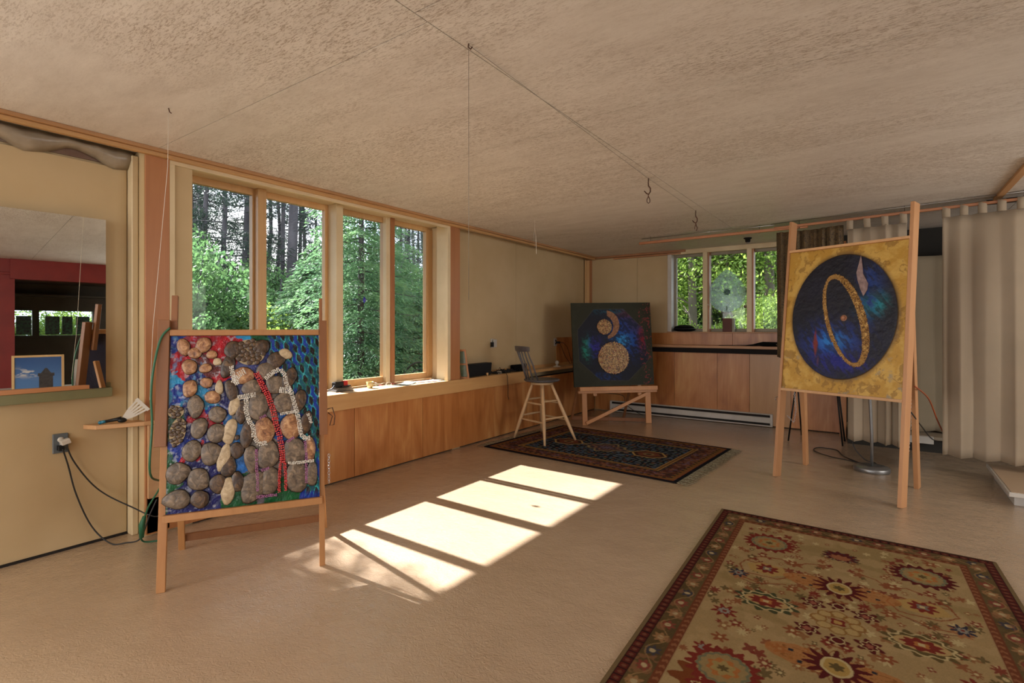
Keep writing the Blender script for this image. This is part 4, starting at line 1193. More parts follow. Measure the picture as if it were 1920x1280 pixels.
# raised pale wisp near the top of the disc
wp = []
for (u, v) in ((0.642, 0.072), (0.655, 0.13), (0.668, 0.20), (0.712, 0.27), (0.706, 0.31), (0.678, 0.35), (0.650, 0.30), (0.625, 0.24), (0.612, 0.19), (0.628, 0.13)):
    wp.append(P2.P(U0 + u * DW, V1 - v * DH, 0.002))
MB().prism(wp, P2.n * 0.008).build('raised_wisp', paint('pale_mauve_crust', lin((160, 136, 132)), 0.7, lin((120, 98, 96)), 40, bump=0.5, bscale=120), pa2, bevel=0.002)
MB().ball(P2.P(U0 + 0.527 * DW, V1 - 0.492 * DH, 0.004), 0.019, n=14, m=8).build('small_globe', paint('terracotta_globe', lin((186, 132, 100)), 0.5, lin((140, 86, 60)), 40), pa2)
rb = MB()
r_ = random.Random(9)
aa = math.radians(-17)
for k in range(1500):
    t = r_.uniform(0, 2 * PI); ca, sa = math.cos(t), math.sin(t)
    f = r_.random()
    ox = (0.158 * f + (0.112) * (1 - f)) * ca - 0.013 * (1 - f); oy = (0.405 * f + 0.372 * (1 - f)) * sa
    x = ox * math.cos(aa) - oy * math.sin(aa); y = ox * math.sin(aa) + oy * math.cos(aa)
    rb.ball(P2.P(U0 + 0.540 * DW + x, V1 - 0.502 * DH - y, 0.003), r_.uniform(0.0028, 0.0048), n=5, m=3)
o = rb.build('gold_grit', paint('gold_grit', lin((206, 164, 90)), 0.3, lin((140, 96, 40)), 300, spec=0.7), pa2)
o['kind'] = 'stuff'; o['label'] = 'raised gold grit of the ring'

# ---- easel and planets painting, middle -------------------------------------------------
P3 = Plane((-3.303, 6.425), (-2.635, 7.091), 5.0)
ez3 = thing('easel', (-2.95, 6.9, 0), 'low orange wood easel with a diagonal brace near the room corner', 'easel')
M['easel3'] = wood('low_easel_wood', (0.58, 0.27, 0.10), (0.46, 0.20, 0.07), 'z', 1.2, 0.45)
pl(P3, 'tray', M['easel3'], ez3, -0.075, 1.06, 0.475, 0.530, -0.02, 0.055)
pl(P3, 'tray_lip', M['easel3'], ez3, -0.09, 1.065, 0.440, 0.476, -0.02, 0.02)
pl(P3, 'front_leg', M['easel3'], ez3, -0.025, 0.045, 0.004, 0.475, -0.045, -0.021)
pl(P3, 'front_leg', M['easel3'], ez3, 0.905, 0.985, 0.004, 0.475, -0.045, -0.021)
MB().beam(P3.P(0.02, 0.03, -0.005), P3.P(0.92, 0.42, -0.005), P3.up, 0.045, 0.02).build('diagonal_brace', M['easel3'], ez3, bevel=0.002)
pl(P3, 'back_panel_rail', M['easel3'], ez3, 0.10, 0.90, 1.0, 1.05, -0.06, -0.022)
for s in (0.14, 0.80):
    pl(P3, 'mast', M['easel3'], ez3, s, s + 0.05, 0.40, 1.50, -0.05, -0.023)
for s in (-0.05, 0.75):
    q = P3.P(s, 0, 0); q.z = 0.004
    q += P3.bk * 0.48
    MB().beam(q, P3.P(s + 0.1, 1.1, -0.06), P3.e, 0.035, 0.02).build('rear_leg', M['easel_dark'], ez3, bevel=0.002)
q0 = P3.P(-0.05, 0, 0) + P3.bk * 0.47; q1 = P3.P(0.98, 0, 0) + P3.bk * 0.12
q0.z = q1.z = 0.03
MB().beam(q0, q1, (0, 0, 1), 0.05, 0.02).build('floor_bar', M['easel_dark'], ez3, bevel=0.002)
G0, G1, K0, K1 = -0.135, 1.035, 0.532, 1.700
P3r = Plane((-3.303, 6.425), (-2.635, 7.091), 5.0, 0.9)
GW, GH = G1 - G0, K1 - K0
octv = [(0.274, 0.076), (0.65, 0.073), (0.897, 0.321), (0.95, 0.7), (0.679, 0.947), (0.328, 0.934), (0.068, 0.697), (0.063, 0.321)]
def planets_colour(X, Y):
    u = X / GW; v = 1 - Y / GH
    n = fnoise(X, Y, 8, 80, 4)
    col = np.ones(X.shape + (3,)) * C3(40, 40, 24)
    col = blend(col, sm(0.5, 0.65, n), C3(46, 46, 30), 0.7)
    inside = np.ones(X.shape, bool); dist = np.full(X.shape, 9.0)
    for (a, b), (c, d) in zip(octv, octv[1:] + octv[:1]):
        nx, ny = (d - b), -(c - a); L_ = math.hypot(nx, ny)
        s_ = ((u - a) * -nx + (v - b) * -ny) / L_
        inside &= s_ > 0; dist = np.minimum(dist, np.abs(s_))
    dc = np.ones(X.shape + (3,)) * C3(22, 22, 34)
    streak = fnoise(X * 0.6 + Y, Y * 0.3 - X * 0.7, 34, 81, 3)
    def glow(cu, cv, ru, rv, c, thr=0.42):
        nonlocal dc
        g = np.exp(-(((u - cu) / ru) ** 2 + ((v - cv) / rv) ** 2))
        dc = blend(dc, g * sm(thr, thr + 0.2, streak) * 1.3, c); dc = blend(dc, g * 0.45, np.array(c) * 0.5)
    glow(0.68, 0.40, 0.16, 0.20, C3(26, 70, 160)); glow(0.62, 0.46, 0.08, 0.06, C3(50, 150, 220)); glow(0.18, 0.55, 0.05, 0.10, C3(30, 150, 120)); glow(0.26, 0.53, 0.07, 0.10, C3(48, 44, 150)); glow(0.72, 0.12, 0.14, 0.05, C3(120, 40, 40)); glow(0.87, 0.42, 0.04, 0.12, C3(140, 30, 36)); glow(0.8, 0.25, 0.1, 0.1, C3(60, 50, 90)); glow(0.5, 0.1, 0.2, 0.04, C3(26, 70, 90)); glow(0.3, 0.9, 0.2, 0.05, C3(20, 50, 110))
    # crescent
    d1 = np.hypot((u - 0.42), (v - 0.265) * 1.0); d2 = np.hypot((u - 0.35), (v - 0.27))
    cres = (d1 < 0.172) & (np.hypot(u - 0.378, v - 0.280) > 0.137) & (u > 0.44)
    g = fnoise(X, Y, 60, 82, 2)
    dc = np.where(cres[..., None], C3(140, 100, 72) * (0.5 + g[..., None]), dc)
    m = inside[..., None]
    col = np.where(m, dc, col)
    col = blend(col, (dist < 0.006) & inside, C3(66, 64, 52), 0.7)
    fleck = fnoise(X, Y, 50, 83, 2)
    col = blend(col, sm(0.66, 0.72, fleck) * (u > 0.84), C3(130, 50, 50), 0.8)
    col = blend(col, (sm(0.01, 0.0, np.minimum(np.minimum(u, 1 - u), np.minimum(v, 1 - v)))), C3(40, 44, 28))
    return col
pa3 = thing('planets_painting', P3r.P(0.45, 0.53, 0.02), 'dark olive square painting with two rough gold discs on midnight blue', 'painting')
sheet('canvas', GW, GH, 0.0042, planets_colour, 0.030, P3r.P(G0, K0, 0.018), P3r.e, P3r.up, P3r.n, vcol_mat('satin_paint_dark', 0.5, 0.2, 0.2, 90), pa3)
def crust(name, cu, cv, r, n, parent, seed):
    rr_ = random.Random(seed); mb = MB()
    c0 = P3r.P(G0 + cu * GW, K1 - cv * GH, 0.018)
    k_ = 40
    mb.prism([c0 + P3r.e * r * 0.97 * math.cos(2 * PI * k / k_) * (1 + 0.02 * math.sin(k * 7)) + P3r.up * r * 0.97 * math.sin(2 * PI * k / k_) for k in range(k_)], P3r.n * 0.012)
    for k in range(n):
        a = k * 2.39996; q = r * math.sqrt((k + 0.5) / n)
        c = c0 + P3r.e * q * math.cos(a) + P3r.up * q * math.sin(a) + P3r.n * (0.012 + rr_.uniform(0, 0.005))
        s = r / math.sqrt(n) * rr_.uniform(0.7, 1.25)
        Mx = Matrix.Rotation(rr_.uniform(0, PI), 3, Vector((rr_.random(), rr_.random(), rr_.random() + 0.1)).normalized())
        mb.ball(c, s, s * 0.7, s * 0.6, n=5, m=3, M=Mx)
    mb.smooth = [False] * len(mb.f)
    return mb.build(name, M['grit'], parent)
def grit_mat():
    m, nt, N, L, B = new_mat('gold_brown_grit')
    v = N.new('ShaderNodeTexVoronoi'); v.inputs['Scale'].default_value = 75
    tc = N.new('ShaderNodeTexCoord'); L.new(tc.outputs['Object'], v.inputs['Vector'])
    r = ramp(N, [(0.1, lin((92, 60, 26))), (0.45, lin((166, 122, 58))), (0.8, lin((206, 172, 108))), (0.95, lin((160, 76, 50)))])
    sp = N.new('ShaderNodeSeparateColor'); L.new(v.outputs['Color'], sp.inputs['Color'])
    L.new(sp.outputs['Red'], r.inputs['Fac']); L.new(r.outputs['Color'], B.inputs['Base Color'])
    B.inputs['Roughness'].default_value = 0.35
    return m
M['grit'] = grit_mat()
o = crust('large_gold_disc', 0.497, 0.667, 0.228, 620, pa3, 4); o['label'] = 'large gritty gold disc'
o = crust('small_gold_disc', 0.399, 0.293, 0.109, 200, pa3, 5); o['label'] = 'small gritty gold disc'

# ------------------------------------------------------------------ bar stool
SCN = Vector((-3.32, 5.33, 0))
st = thing('bar_stool', SCN, 'wooden bar stool with grey painted seat and spindle back on the small rug', 'stool')
seatz = 0.700
prof = [(0.02, -0.004), (0.14, -0.004), (0.195, 0.004), (0.215, 0.018), (0.218, 0.026), (0.205, 0.034), (0.16, 0.030), (0.08, 0.026), (0.01, 0.025)]
MB().lathe(SCN + Vector((0, 0, seatz)), prof, 36).build('seat', M['stoolgrey'], st)
MB().lathe(SCN + Vector((0, 0, seatz - 0.03)), [(0.02, 0), (0.13, 0), (0.135, 0.012), (0.13, 0.025), (0.02, 0.025)], 30).build('swivel_ring', M['stoolwood'], st)
feet = [Vector((-3.625, 5.185, 0.011)), Vector((-3.085, 5.015, 0.011)), Vector((-2.955, 5.50, 0.011)), Vector((-3.56, 5.70, 0.011))]
ctr = Vector((-3.32, 5.35, 0))
tops = [SCN + (f - ctr).normalized() * 0.115 + Vector((0, 0, seatz - 0.03)) for f in feet]
for f, t in zip(feet, tops):
    pts = [f.lerp(t, k / 8) for k in range(9)]
    rad = [0.013, 0.016, 0.020, 0.022, 0.021, 0.020, 0.019, 0.018, 0.017]
    MB().tube(pts, rad, 10).build('leg', M['stoolwood'], st)
for i in range(4):
    j = (i + 1) % 4
    for tt in ((0.36, 0.66) if i % 2 == 0 else (0.42, 0.71)):
        a = feet[i].lerp(tops[i], tt); b = feet[j].lerp(tops[j], tt)
        pts = [a.lerp(b, k / 6) for k in range(7)]
        MB().tube(pts, [0.008, 0.010, 0.012, 0.0125, 0.012, 0.010, 0.008], 8).build('stretcher', M['stoolwood'], st)
rt = Vector((0.817, 0.5765, 0)); dp = Vector((-0.5765, 0.817, 0))
bd = (-rt * 0.90 - dp * 0.42).normalized()
bs = Vector((-bd.y, bd.x, 0))
base_c = SCN + Vector((0, 0, seatz + 0.025))
for k in range(6):
    t = (k - 2.5) / 2.5
    a0 = t * 0.85
    lo = base_c + bd * 0.185 * math.cos(a0) + bs * 0.185 * math.sin(a0)
    hi = base_c + bd * (0.245 + 0.050 * math.cos(a0 * 1.2)) + bs * 0.19 * math.sin(a0) + Vector((0, 0, 0.36))
    mid = lo.lerp(hi, 0.5) + bd * -0.006
    MB().tube([lo - Vector((0, 0, 0.01)), lo.lerp(hi, 0.3), mid, lo.lerp(hi, 0.75), hi], [0.0075, 0.0095, 0.0095, 0.008, 0.007], 8).build('spindle', M['stoolgrey'], st)
crest = MB()
nn = 14; vs = []
for k in range(nn + 1):
    t = (k / nn - 0.5) * 2
    a0 = t * 1.05
    c = base_c + bd * (0.235 + 0.070 * math.cos(a0 * 1.2)) + bs * 0.205 * math.sin(a0)
    hh = 0.034 * (1 - 0.25 * t * t)
    nrm = (bd * math.cos(a0) + bs * math.sin(a0))
    for (dz, dd) in ((-hh, -0.010), (hh, -0.002), (hh, 0.018), (-hh, 0.010)):
        vs.append(c + Vector((0, 0, 0.375 + dz)) + nrm * dd)
fs = [(k * 4 + a, (k + 1) * 4 + a, (k + 1) * 4 + (a + 1) % 4, k * 4 + (a + 1) % 4) for k in range(nn) for a in range(4)] + [(3, 2, 1, 0), (nn * 4, nn * 4 + 1, nn * 4 + 2, nn * 4 + 3)]
crest.add(vs, fs).build('crest_rail', M['stoolgrey'], st, bevel=0.006, seg=2, recalc=True)

# ------------------------------------------------------------------ floor lamp behind the right easel
lp = thing('floor_lamp', (-0.055, 5.965, 0), 'grey metal floor lamp with round base behind the tall easel', 'lamp')
LB = Vector((-0.055, 5.965, 0))
M['lampmetal'] = paint('brushed_grey_metal', (0.24, 0.235, 0.23), 0.38, (0.2, 0.195, 0.19), 20, metal=0.7)
MB().lathe(LB, [(0.005, 0), (0.142, 0), (0.146, 0.004), (0.146, 0.036), (0.140, 0.042), (0.03, 0.044), (0.005, 0.044)], 40).build('base', M['lampmetal'], lp)
MB().tube([LB + Vector((0, 0, 0.04)), LB + Vector((0.0, 0, 0.35)), LB + Vector((-0.01, -0.006, 0.60)), LB + Vector((-0.03, -0.02, 0.9)), LB + Vector((-0.05, -0.03, 1.30))], 0.013, 12).build('pole', M['lampmetal'], lp)
MB().lathe(LB + Vector((-0.05, -0.03, 1.28)), [(0.05, 0), (0.11, 0.12), (0.105, 0.12), (0.045, 0.0)], 24).build('shade', M['lampmetal'], lp)

# ------------------------------------------------------------------ folding stand with thin black legs behind the right easel
fs_ = thing('folding_stand', (-0.6, 7.1, 0), 'small folding stand with thin black metal legs behind the tall easel', 'stand')
MB().box(-0.86, -0.36, 6.98, 7.28, 0.72, 0.745).build('top', M['black'], fs_, bevel=0.004)
for a, b in (((-0.88, 6.94), (-0.80, 7.0)), ((-0.79, 7.4), (-0.82, 7.24)), ((-0.336, 6.99), (-0.40, 7.0)), ((-0.33, 7.30), (-0.40, 7.24))):
    MB().tube([(a[0], a[1], 0.005), (b[0], b[1], 0.72)], 0.009, 8).build('leg', M['black'], fs_)

# ------------------------------------------------------------------ curtain rods and curtains
rod = thing('curtain_rod', (-0.8, 6.35, 2.44), 'thin wooden curtain pole hung under the ceiling along the back of the room', 'curtain rod')
M['rodwood'] = wood('rod_wood', (0.46, 0.19, 0.08), (0.34, 0.13, 0.05), 'x', 1.2, 0.5)
RZ = 2.435
def rodp(x):
    if x < -0.8: return Vector((x, 6.44 + (x + 2.53) * -0.02, RZ))
    return Vector((x, 6.405 - (x + 0.8) * 0.165, RZ))
MB().beam(rodp(-2.53), rodp(-0.62), (0, 0, 1), 0.032, 0.03).build('pole', M['rodwood'], rod, bevel=0.006, seg=2)
MB().beam(rodp(-0.95) + Vector((0, -0.032, 0.012)), rodp(1.6) + Vector((0, -0.032, 0.0)), (0, 0, 1), 0.026, 0.026).build('pole', M['rodwood'], rod, bevel=0.006, seg=2)
MB().tube([rodp(-2.5) + Vector((0, 0, 0.055)), rodp(-0.95) + Vector((0, 0, 0.055))], 0.004, 6).tube([rodp(-0.98) + Vector((0, -.03, 0.062)), rodp(1.6) + Vector((0, -.03, 0.062))], 0.004, 6).build('steel_rod', M['metal'], rod)
for x in (-2.38, -1.10, -0.70, 0.2, 1.1):
    p = rodp(x) + Vector((0, -0.03 if x > -0.8 else 0, 0))
    MB().tube([p + Vector((0, 0, CZ - RZ)), p + Vector((0, 0.0, -0.02)), p + Vector((0, -0.012, -0.022))], 0.0035, 6).build('hanger', M['metal'], rod)

def curtain(name, xa, xb, ztop, zbot, yfun, mat, label, cat='curtain', folds=7, amp=0.035, tabs=7, nz=26, phase=0.0, group=None, flare=0.0, tabz=None, thick=0.0025):
    x0 = (xa + xb) / 2
    t = thing(name, (x0, yfun(x0), ztop), label, cat, group)
    nx = folds * 12
    vs = []
    rr_ = random.Random(int(xa * 100) + folds)
    ph = [rr_.uniform(-0.6, 0.6) for _ in range(folds + 2)]
    for j in range(nz + 1):
        v = j / nz
        for i in range(nx + 1):
            u = i / nx
            k = u * folds
            p = 2 * PI * k + phase + ph[int(k)] * (1 - abs((k % 1) - 0.5) * 2) * 1.2
            a = amp * (0.45 + 0.55 * v) * (1 + 0.35 * math.sin(k * 2.3 + 1.0))
            x = xa + (xb - xa) * u + 0.010 * math.sin(2 * p) * (0.3 + v) + flare * v * (u - 0.0)
            y = yfun(x) + a * math.sin(p + 0.35 * math.sin(3 * v + k)) + 0.010 * math.sin(5 * v + 1.7 * k)
            sag = 0.010 * math.sin(PI * ((u * (tabs - 1)) % 1)) * (1 - v)
            z = ztop + (zbot - ztop) * v - sag + 0.012 * math.sin(p) * v
            vs.append((x, y, z))
    m = MB().add(vs, [(j * (nx + 1) + i, j * (nx + 1) + i + 1, (j + 1) * (nx + 1) + i + 1, (j + 1) * (nx + 1) + i) for j in range(nz) for i in range(nx)], True)
    o = m.build('cloth', mat, t)
    s = o.modifiers.new('thickness', 'SOLIDIFY'); s.thickness = thick
    if tabs:
        for k in range(tabs):
            x = xa + 0.025 + (xb - xa - 0.05) * k / (tabs - 1)
            p = rodp(x); py = p.y - (0.032 if x > -0.8 else 0)
            pts = []
            w = 0.028
            loop = [(py - 0.022, ztop - 0.012), (py - 0.024, RZ), (py - 0.016, RZ + 0.020), (py, RZ + 0.024), (py + 0.016, RZ + 0.020), (py + 0.024, RZ), (py + 0.022, ztop - 0.012)]
            mv = []
            for (yy, zz) in loop:
                wob = R.uniform(-0.003, 0.003)
                mv += [(x - w + wob, yy, zz), (x + w + wob, yy, zz)]
            tb = MB().add(mv, [(2 * q, 2 * q + 1, 2 * q + 3, 2 * q + 2) for q in range(len(loop) - 1)], True).build('tab', mat, t)
            s = tb.modifiers.new('thickness', 'SOLIDIFY'); s.thickness = 0.002
    return t
yr = lambda x: rodp(x).y - (0.032 if x > -0.8 else 0.0)
curtain('curtain', 0.475, 1.50, 2.365, 0.185, yr, M['curtain'], 'wide off-white tab-top curtain at the right edge of the room', folds=6, amp=0.015, tabs=9)
curtain('curtain', -0.265, 0.215, 2.355, 0.215, yr, M['curtain'], 'off-white tab-top curtain hanging behind the tall easel and lamp', folds=4, amp=0.022, tabs=4, phase=1.0)
def brocade():
    m, nt, N, L, B = new_mat('brown_brocade')
    n, _ = noise_of(N, L, 26, 4, (1, 1, 0.8), 0.6, dist=2.0)
    r = ramp(N, [(0.42, lin((58, 44, 28))), (0.5, lin((104, 82, 50))), (0.6, lin((70, 56, 34)))])
    L.new(n.outputs['Fac'], r.inputs['Fac']); L.new(r.outputs['Color'], B.inputs['Base Color'])
    B.inputs['Roughness'].default_value = 0.8
    return m
curtain('curtain', -0.93, -0.30, 2.40, 1.02, lambda x: rodp(x).y - 0.03, brocade(), 'short brown patterned curtain bunched beside the back window', folds=8, amp=0.035, tabs=0, phase=0.5)
# plain inner cloth hanging in the recess
curtain('hanging_cloth', 0.20, 0.98, 2.165, 0.185, lambda x: 7.48, paint('plain_olive_cloth', (0.33, 0.265, 0.18), 0.9, (0.29, 0.235, 0.155), 1.5), 'plain hanging sheet on the low platform behind the curtains', 'cloth', folds=3, amp=0.012, tabs=0)

# ------------------------------------------------------------------ baseboard heater
ht = thing('baseboard_heater', (-2.3, 7.78, 0), 'long white electric baseboard heater under the back window', 'heater')
hx0, hx1 = -3.55, -1.175
MB().box(hx0, hx1, 7.800, 7.809, 0.01, 0.172).build('back_plate', M['white'], ht)
MB().prism([(hx0, 7.785, 0.128), (hx0, 7.775, 0.118), (hx0, 7.775, 0.052), (hx0, 7.781, 0.052), (hx0, 7.781, 0.116), (hx0, 7.79, 0.125)], (hx1 - hx0, 0, 0)).build('front_cover', M['white'], ht, recalc=True)
MB().prism([(hx0, 7.800, 0.176), (hx0, 7.778, 0.168), (hx0, 7.778, 0.160), (hx0, 7.800, 0.168)], (hx1 - hx0, 0, 0)).build('top_lip', M['white'], ht, recalc=True)
MB().box(hx0, hx1, 7.755, 7.800, 0.008, 0.022).build('bottom_lip', M['white'], ht, bevel=0.002)
MB().box(hx0, hx1 - 0.01, 7.784, 7.799, 0.024, 0.158).build('fin_block', M['dark'], ht)
for x in (hx0, hx1 - 0.03): MB().box(x, x + 0.03, 7.772, 7.80, 0.02, 0.17).build('end_cap', M['white'], ht, bevel=0.002)

# ------------------------------------------------------------------ things in and on the back window and shelf
hat = thing('cushion', (-2.40, 7.865, 1.29), 'flat round black cushion on the back window sill', 'cushion')
MB().lathe((-2.385, 7.865, 1.29), [(0.01, 0), (0.09, 0.002), (0.15, 0.02), (0.158, 0.045), (0.13, 0.078), (0.07, 0.098), (0.01, 0.102)], 28).build('body', M['blackcloth'], hat)
ring_ = [Vector((-2.385 + 0.157 * math.cos(t * PI / 14), 7.865 + 0.07 * math.sin(t * PI / 14) * 2.2, 1.29 + 0.043)) for t in range(29)]
MB().tube(ring_, 0.006, 6).build('piping', M['black'], hat)
bx = thing('box', (-1.77, 7.86, 1.29), 'upright dark red box on the back window sill', 'box')
MB().box(-1.83, -1.705, 7.82, 7.90, 1.29, 1.485).build('body', paint('dark_red_card', lin((92, 42, 28)), 0.6, lin((80, 34, 22)), 5), bx, bevel=0.002)
MB().box(-1.704, -1.675, 7.835, 7.90, 1.29, 1.478).build('pale_side', paint('pale_card', lin((150, 146, 128)), 0.6), bx, bevel=0.001)
# teardrop glass disc hanging in the back window
gd = thing('glass_ornament', (-1.79, 7.87, 1.8), 'teardrop of frosted glass hanging in the middle back window', 'ornament')
pts = []
for k in range(48):
    t = 2 * PI * k / 48
    r = 0.258
    x = r * math.sin(t) * (1.0 if math.cos(t) < 0 else (1 - 0.42 * math.cos(t) ** 2.2))
    z = -r * 1.03 * -math.cos(t) if math.cos(t) < 0 else 0.34 * math.cos(t) ** 1.15
    pts.append((-1.785 + x, 7.885, 1.84 + z))
MB().prism(pts, (0, 0.006, 0)).build('glass_sheet', glass_mat('frosted_glass', (0.86, 0.95, 0.93), 0.1, 0.42), gd)
hub = MB()
for k in range(14):
    a = 2 * PI * k / 14; q = 0.033 + 0.006 * (k % 2)
    hub.ball((-1.78 + q * math.cos(a), 7.878, 1.86 + q * math.sin(a)), 0.010, n=7, m=5)
for k in range(6):
    a = 2 * PI * k / 6
    hub.ball((-1.78 + 0.016 * math.cos(a), 7.876, 1.86 + 0.016 * math.sin(a)), 0.011, n=7, m=5)
hub.build('jewel_cluster', paint('dark_glass_jewels', lin((60, 92, 96)), 0.1, lin((28, 44, 48)), 60, spec=0.9), gd)
MB().tube([(-1.785, 7.884, 2.17), (-1.785, 7.88, 2.43)], 0.0012, 5).build('string', M['string'], gd)
MB().tube([(-1.785, 7.880, 1.60), (-1.784, 7.880, 1.66)], 0.006, 6).build('lead_drop', M['black'], gd)
for (x, z) in ((-2.02, 1.64), (-1.53, 1.645)):
    w = thing('window_catch', (x, 7.84, z), 'white window catch on the left frame post' if x < -1.8 else 'rusty window catch with lever on the right frame post', 'catch')
    MB().box(x - 0.018, x + 0.02, 7.835, 7.86, z - 0.02, z + 0.02).build('plate', M['whiteplastic'] if x < -1.8 else M['rust'], w, bevel=0.002)
    MB().tube([(x, 7.838, z), (x + 0.02, 7.80, z + 0.05)] if x > -1.8 else [(x + 0.015, 7.838, z + 0.015), (x - 0.015, 7.81, z + 0.05)], 0.004, 6).build('lever', M['whiteplastic'], w)
# dark instrument case lying on the back shelf
cs = thing('soft_case', (-1.15, 7.68, 1.097), 'long black soft case with a strap lying on the back shelf', 'case')
MB().tube([(-1.50, 7.69, 1.103), (-1.40, 7.69, 1.112), (-1.33, 7.69, 1.125), (-1.28, 7.69, 1.128), (-1.02, 7.69, 1.126), (-0.97, 7.69, 1.12)], [0.006, 0.012, 0.020, 0.030, 0.028, 0.014], 12).build('body', M['blackcloth'], cs)
MB().tube([(-1.11, 7.655, 1.13), (-1.10, 7.64, 1.118), (-1.06, 7.635, 1.108), (-1.0, 7.64, 1.105)], 0.006, 6).build('strap', paint('tan_strap', lin((120, 96, 62)), 0.6), cs)
MB().tube([(-1.84, 7.65, 1.100), (-1.6, 7.66, 1.106), (-1.48, 7.68, 1.106)], 0.004, 6).build('cord', M['cord_black'], cs)

# ------------------------------------------------------------------ ceiling hooks, wires, small fittings
def hook(x, y, label, loop):
    t = thing('ceiling_hook', (x, y, CZ), label, 'hook', None)
    rt_ = rt
    o_ = Vector((x, y, CZ))
    D = lambda a, z: o_ + rt_ * a + Vector((0, 0, z))
    MB().tube([D(0, 0), D(-0.002, -0.035), D(0.0, -0.06), D(0.014, -0.078), D(0.014, -0.105), D(0.0, -0.125), D(-0.016, -0.118), D(-0.034, -0.098)], [0.0045, 0.0045, 0.0055, 0.0055, 0.0055, 0.0055, 0.005, 0.0035], 8).build('hook', M['rust'], t)
    if loop:
        MB().tube([D(-0.001, -0.12), D(-0.002, -0.142), D(-0.012, -0.165), D(-0.012, -0.185), D(0, -0.195), D(0.010, -0.185), D(0.010, -0.165), D(0.0, -0.142)], 0.0035, 6).build('link', M['rust'], t)
    else:
        MB().tube([D(-0.001, -0.12), D(0.003, -0.145), D(0.014, -0.17), D(0.012, -0.19), D(0.004, -0.20)], 0.0045, 6).tube([D(0.0, -0.13), D(-0.008, -0.16), D(-0.01, -0.185)], 0.003, 6).build('link', M['rust'], t)
hook(-1.462, 3.912, 'rusty ceiling hook with a closed link, the nearer of two', True)
hook(-1.482, 5.258, 'rusty ceiling hook with an open link, the farther of two', False)
hw = thing('hanging_wire', (-1.37, 1.635, CZ), 'thin wire hanging straight down from the ceiling seam in the room middle', 'wire')
MB().tube([(-1.37, 1.635, CZ), (-1.37, 1.635, 1.46)], 0.0011, 5).build('wire', M['wire'], hw)
MB().tube([(-1.37, 1.635, CZ + 0.002), (-1.372, 1.634, CZ - 0.014), (-1.364, 1.64, CZ - 0.022), (-1.36, 1.645, CZ - 0.012)], 0.003, 6).build('eyelet', M['rust'], hw)
MB().tube([(-1.37, 1.635, CZ - 0.006), (-1.41, 2.75, CZ - 0.008), (-1.46, 3.912, CZ - 0.006), (-1.48, 5.258, CZ - 0.006)], 0.0011, 5).build('ceiling_wire', M['wire'], hw)
hs_ = thing('hanging_string', (-3.07, 1.20, CZ), 'pale string from a ceiling nail down to the mosaic easel', 'string')
MB().tube([(-3.07, 1.20, CZ), (-3.072, 1.197, 2.2), P1.P(-0.045, 1.35, 0.03), P1.P(-0.05, 0.98, 0.02)], 0.0014, 5).build('string', M['string'], hs_)
MB().tube([(-3.07, 1.20, CZ + 0.002), (-3.066, 1.204, CZ - 0.02), (-3.06, 1.21, CZ - 0.026)], 0.003, 6).build('nail', M['rust'], hs_)
hl = thing('hanging_loop', (-3.01, 4.69, CZ), 'looped pale string hanging from the ceiling near the window wall', 'string')
MB().tube([(-3.01, 4.69, CZ), (-3.01, 4.69, 2.40), (-3.022, 4.682, 2.33), (-3.012, 4.689, 2.20), (-3.0, 4.698, 2.33), (-3.008, 4.69, 2.40)], 0.0013, 5).tube([(-3.0, 4.698, 2.33), (-2.996, 4.70, 2.14)], 0.0025, 5).build('string', M['string'], hl)
sk = thing('lamp_socket', (-1.385, 7.25, CZ), 'small dark lamp socket on the ceiling before the back window', 'lamp socket')
MB().lathe((-1.385, 7.25, CZ - 0.06), [(0.02, 0), (0.03, 0.008), (0.034, 0.04), (0.05, 0.05), (0.05, 0.06), (0.01, 0.06)], 18).build('socket', M['black'], sk)
MB().lathe((-1.385, 7.25, CZ - 0.075), [(0.004, 0), (0.018, 0.004), (0.022, 0.016), (0.01, 0.017)], 14).build('tip', M['metal'], sk)

# ------------------------------------------------------------------ things on the window ledge
LZ = 0.768
tl = thing('power_tool', (-4.05, 2.93, LZ), 'red and black power tool on glass plates on the window ledge', 'tool')
# stack of small glass plates
gp = thing('glass_plates', (-4.05, 2.98, LZ), 'stack of smoky glass plates under the red tool on the ledge', 'plates')
for k in range(4):
    MB().box(-4.10 + 0.004 * k, -3.98 - 0.003 * k, 2.90 + 0.01 * k, 3.10 - 0.006 * k, LZ + 0.002 + 0.009 * k, LZ + 0.008 + 0.009 * k).build('plate', paint('smoky_glass_plate', lin((120, 116, 112)), 0.15, lin((90, 88, 86)), 8, spec=0.8), gp, bevel=0.001)
z0 = LZ + 0.036
MB().obox((-4.04, 2.965, z0 + 0.026), (0.028, 0, 0), (0, 0.045, 0), (0, 0, 0.024)).build('motor_body', M['black'], tl, bevel=0.006, seg=2)
MB().obox((-4.04, 3.035, z0 + 0.028), (0.024, 0, 0), (0, 0.024, 0), (0, 0, 0.026)).build('red_cap', flat('red_plastic', (0.55, 0.02, 0.02), 0.35), tl, bevel=0.006, seg=2)
MB().obox((-4.035, 3.03, z0 + 0.008), (0.035, 0, 0), (0, 0.05, 0), (0, 0, 0.006)).build('foot_plate', M['black'], tl, bevel=0.002)
MB().tube([(-4.03, 2.86, LZ + 0.02), (-4.0, 2.88, LZ + 0.035), (-4.03, 2.92, z0 + 0.02)], 0.006, 8).build('lead', M['cord_black'], tl)
cu = thing('cup', (-4.00, 3.30, LZ), 'small white cup with yellow and blue glaze on the ledge', 'cup')
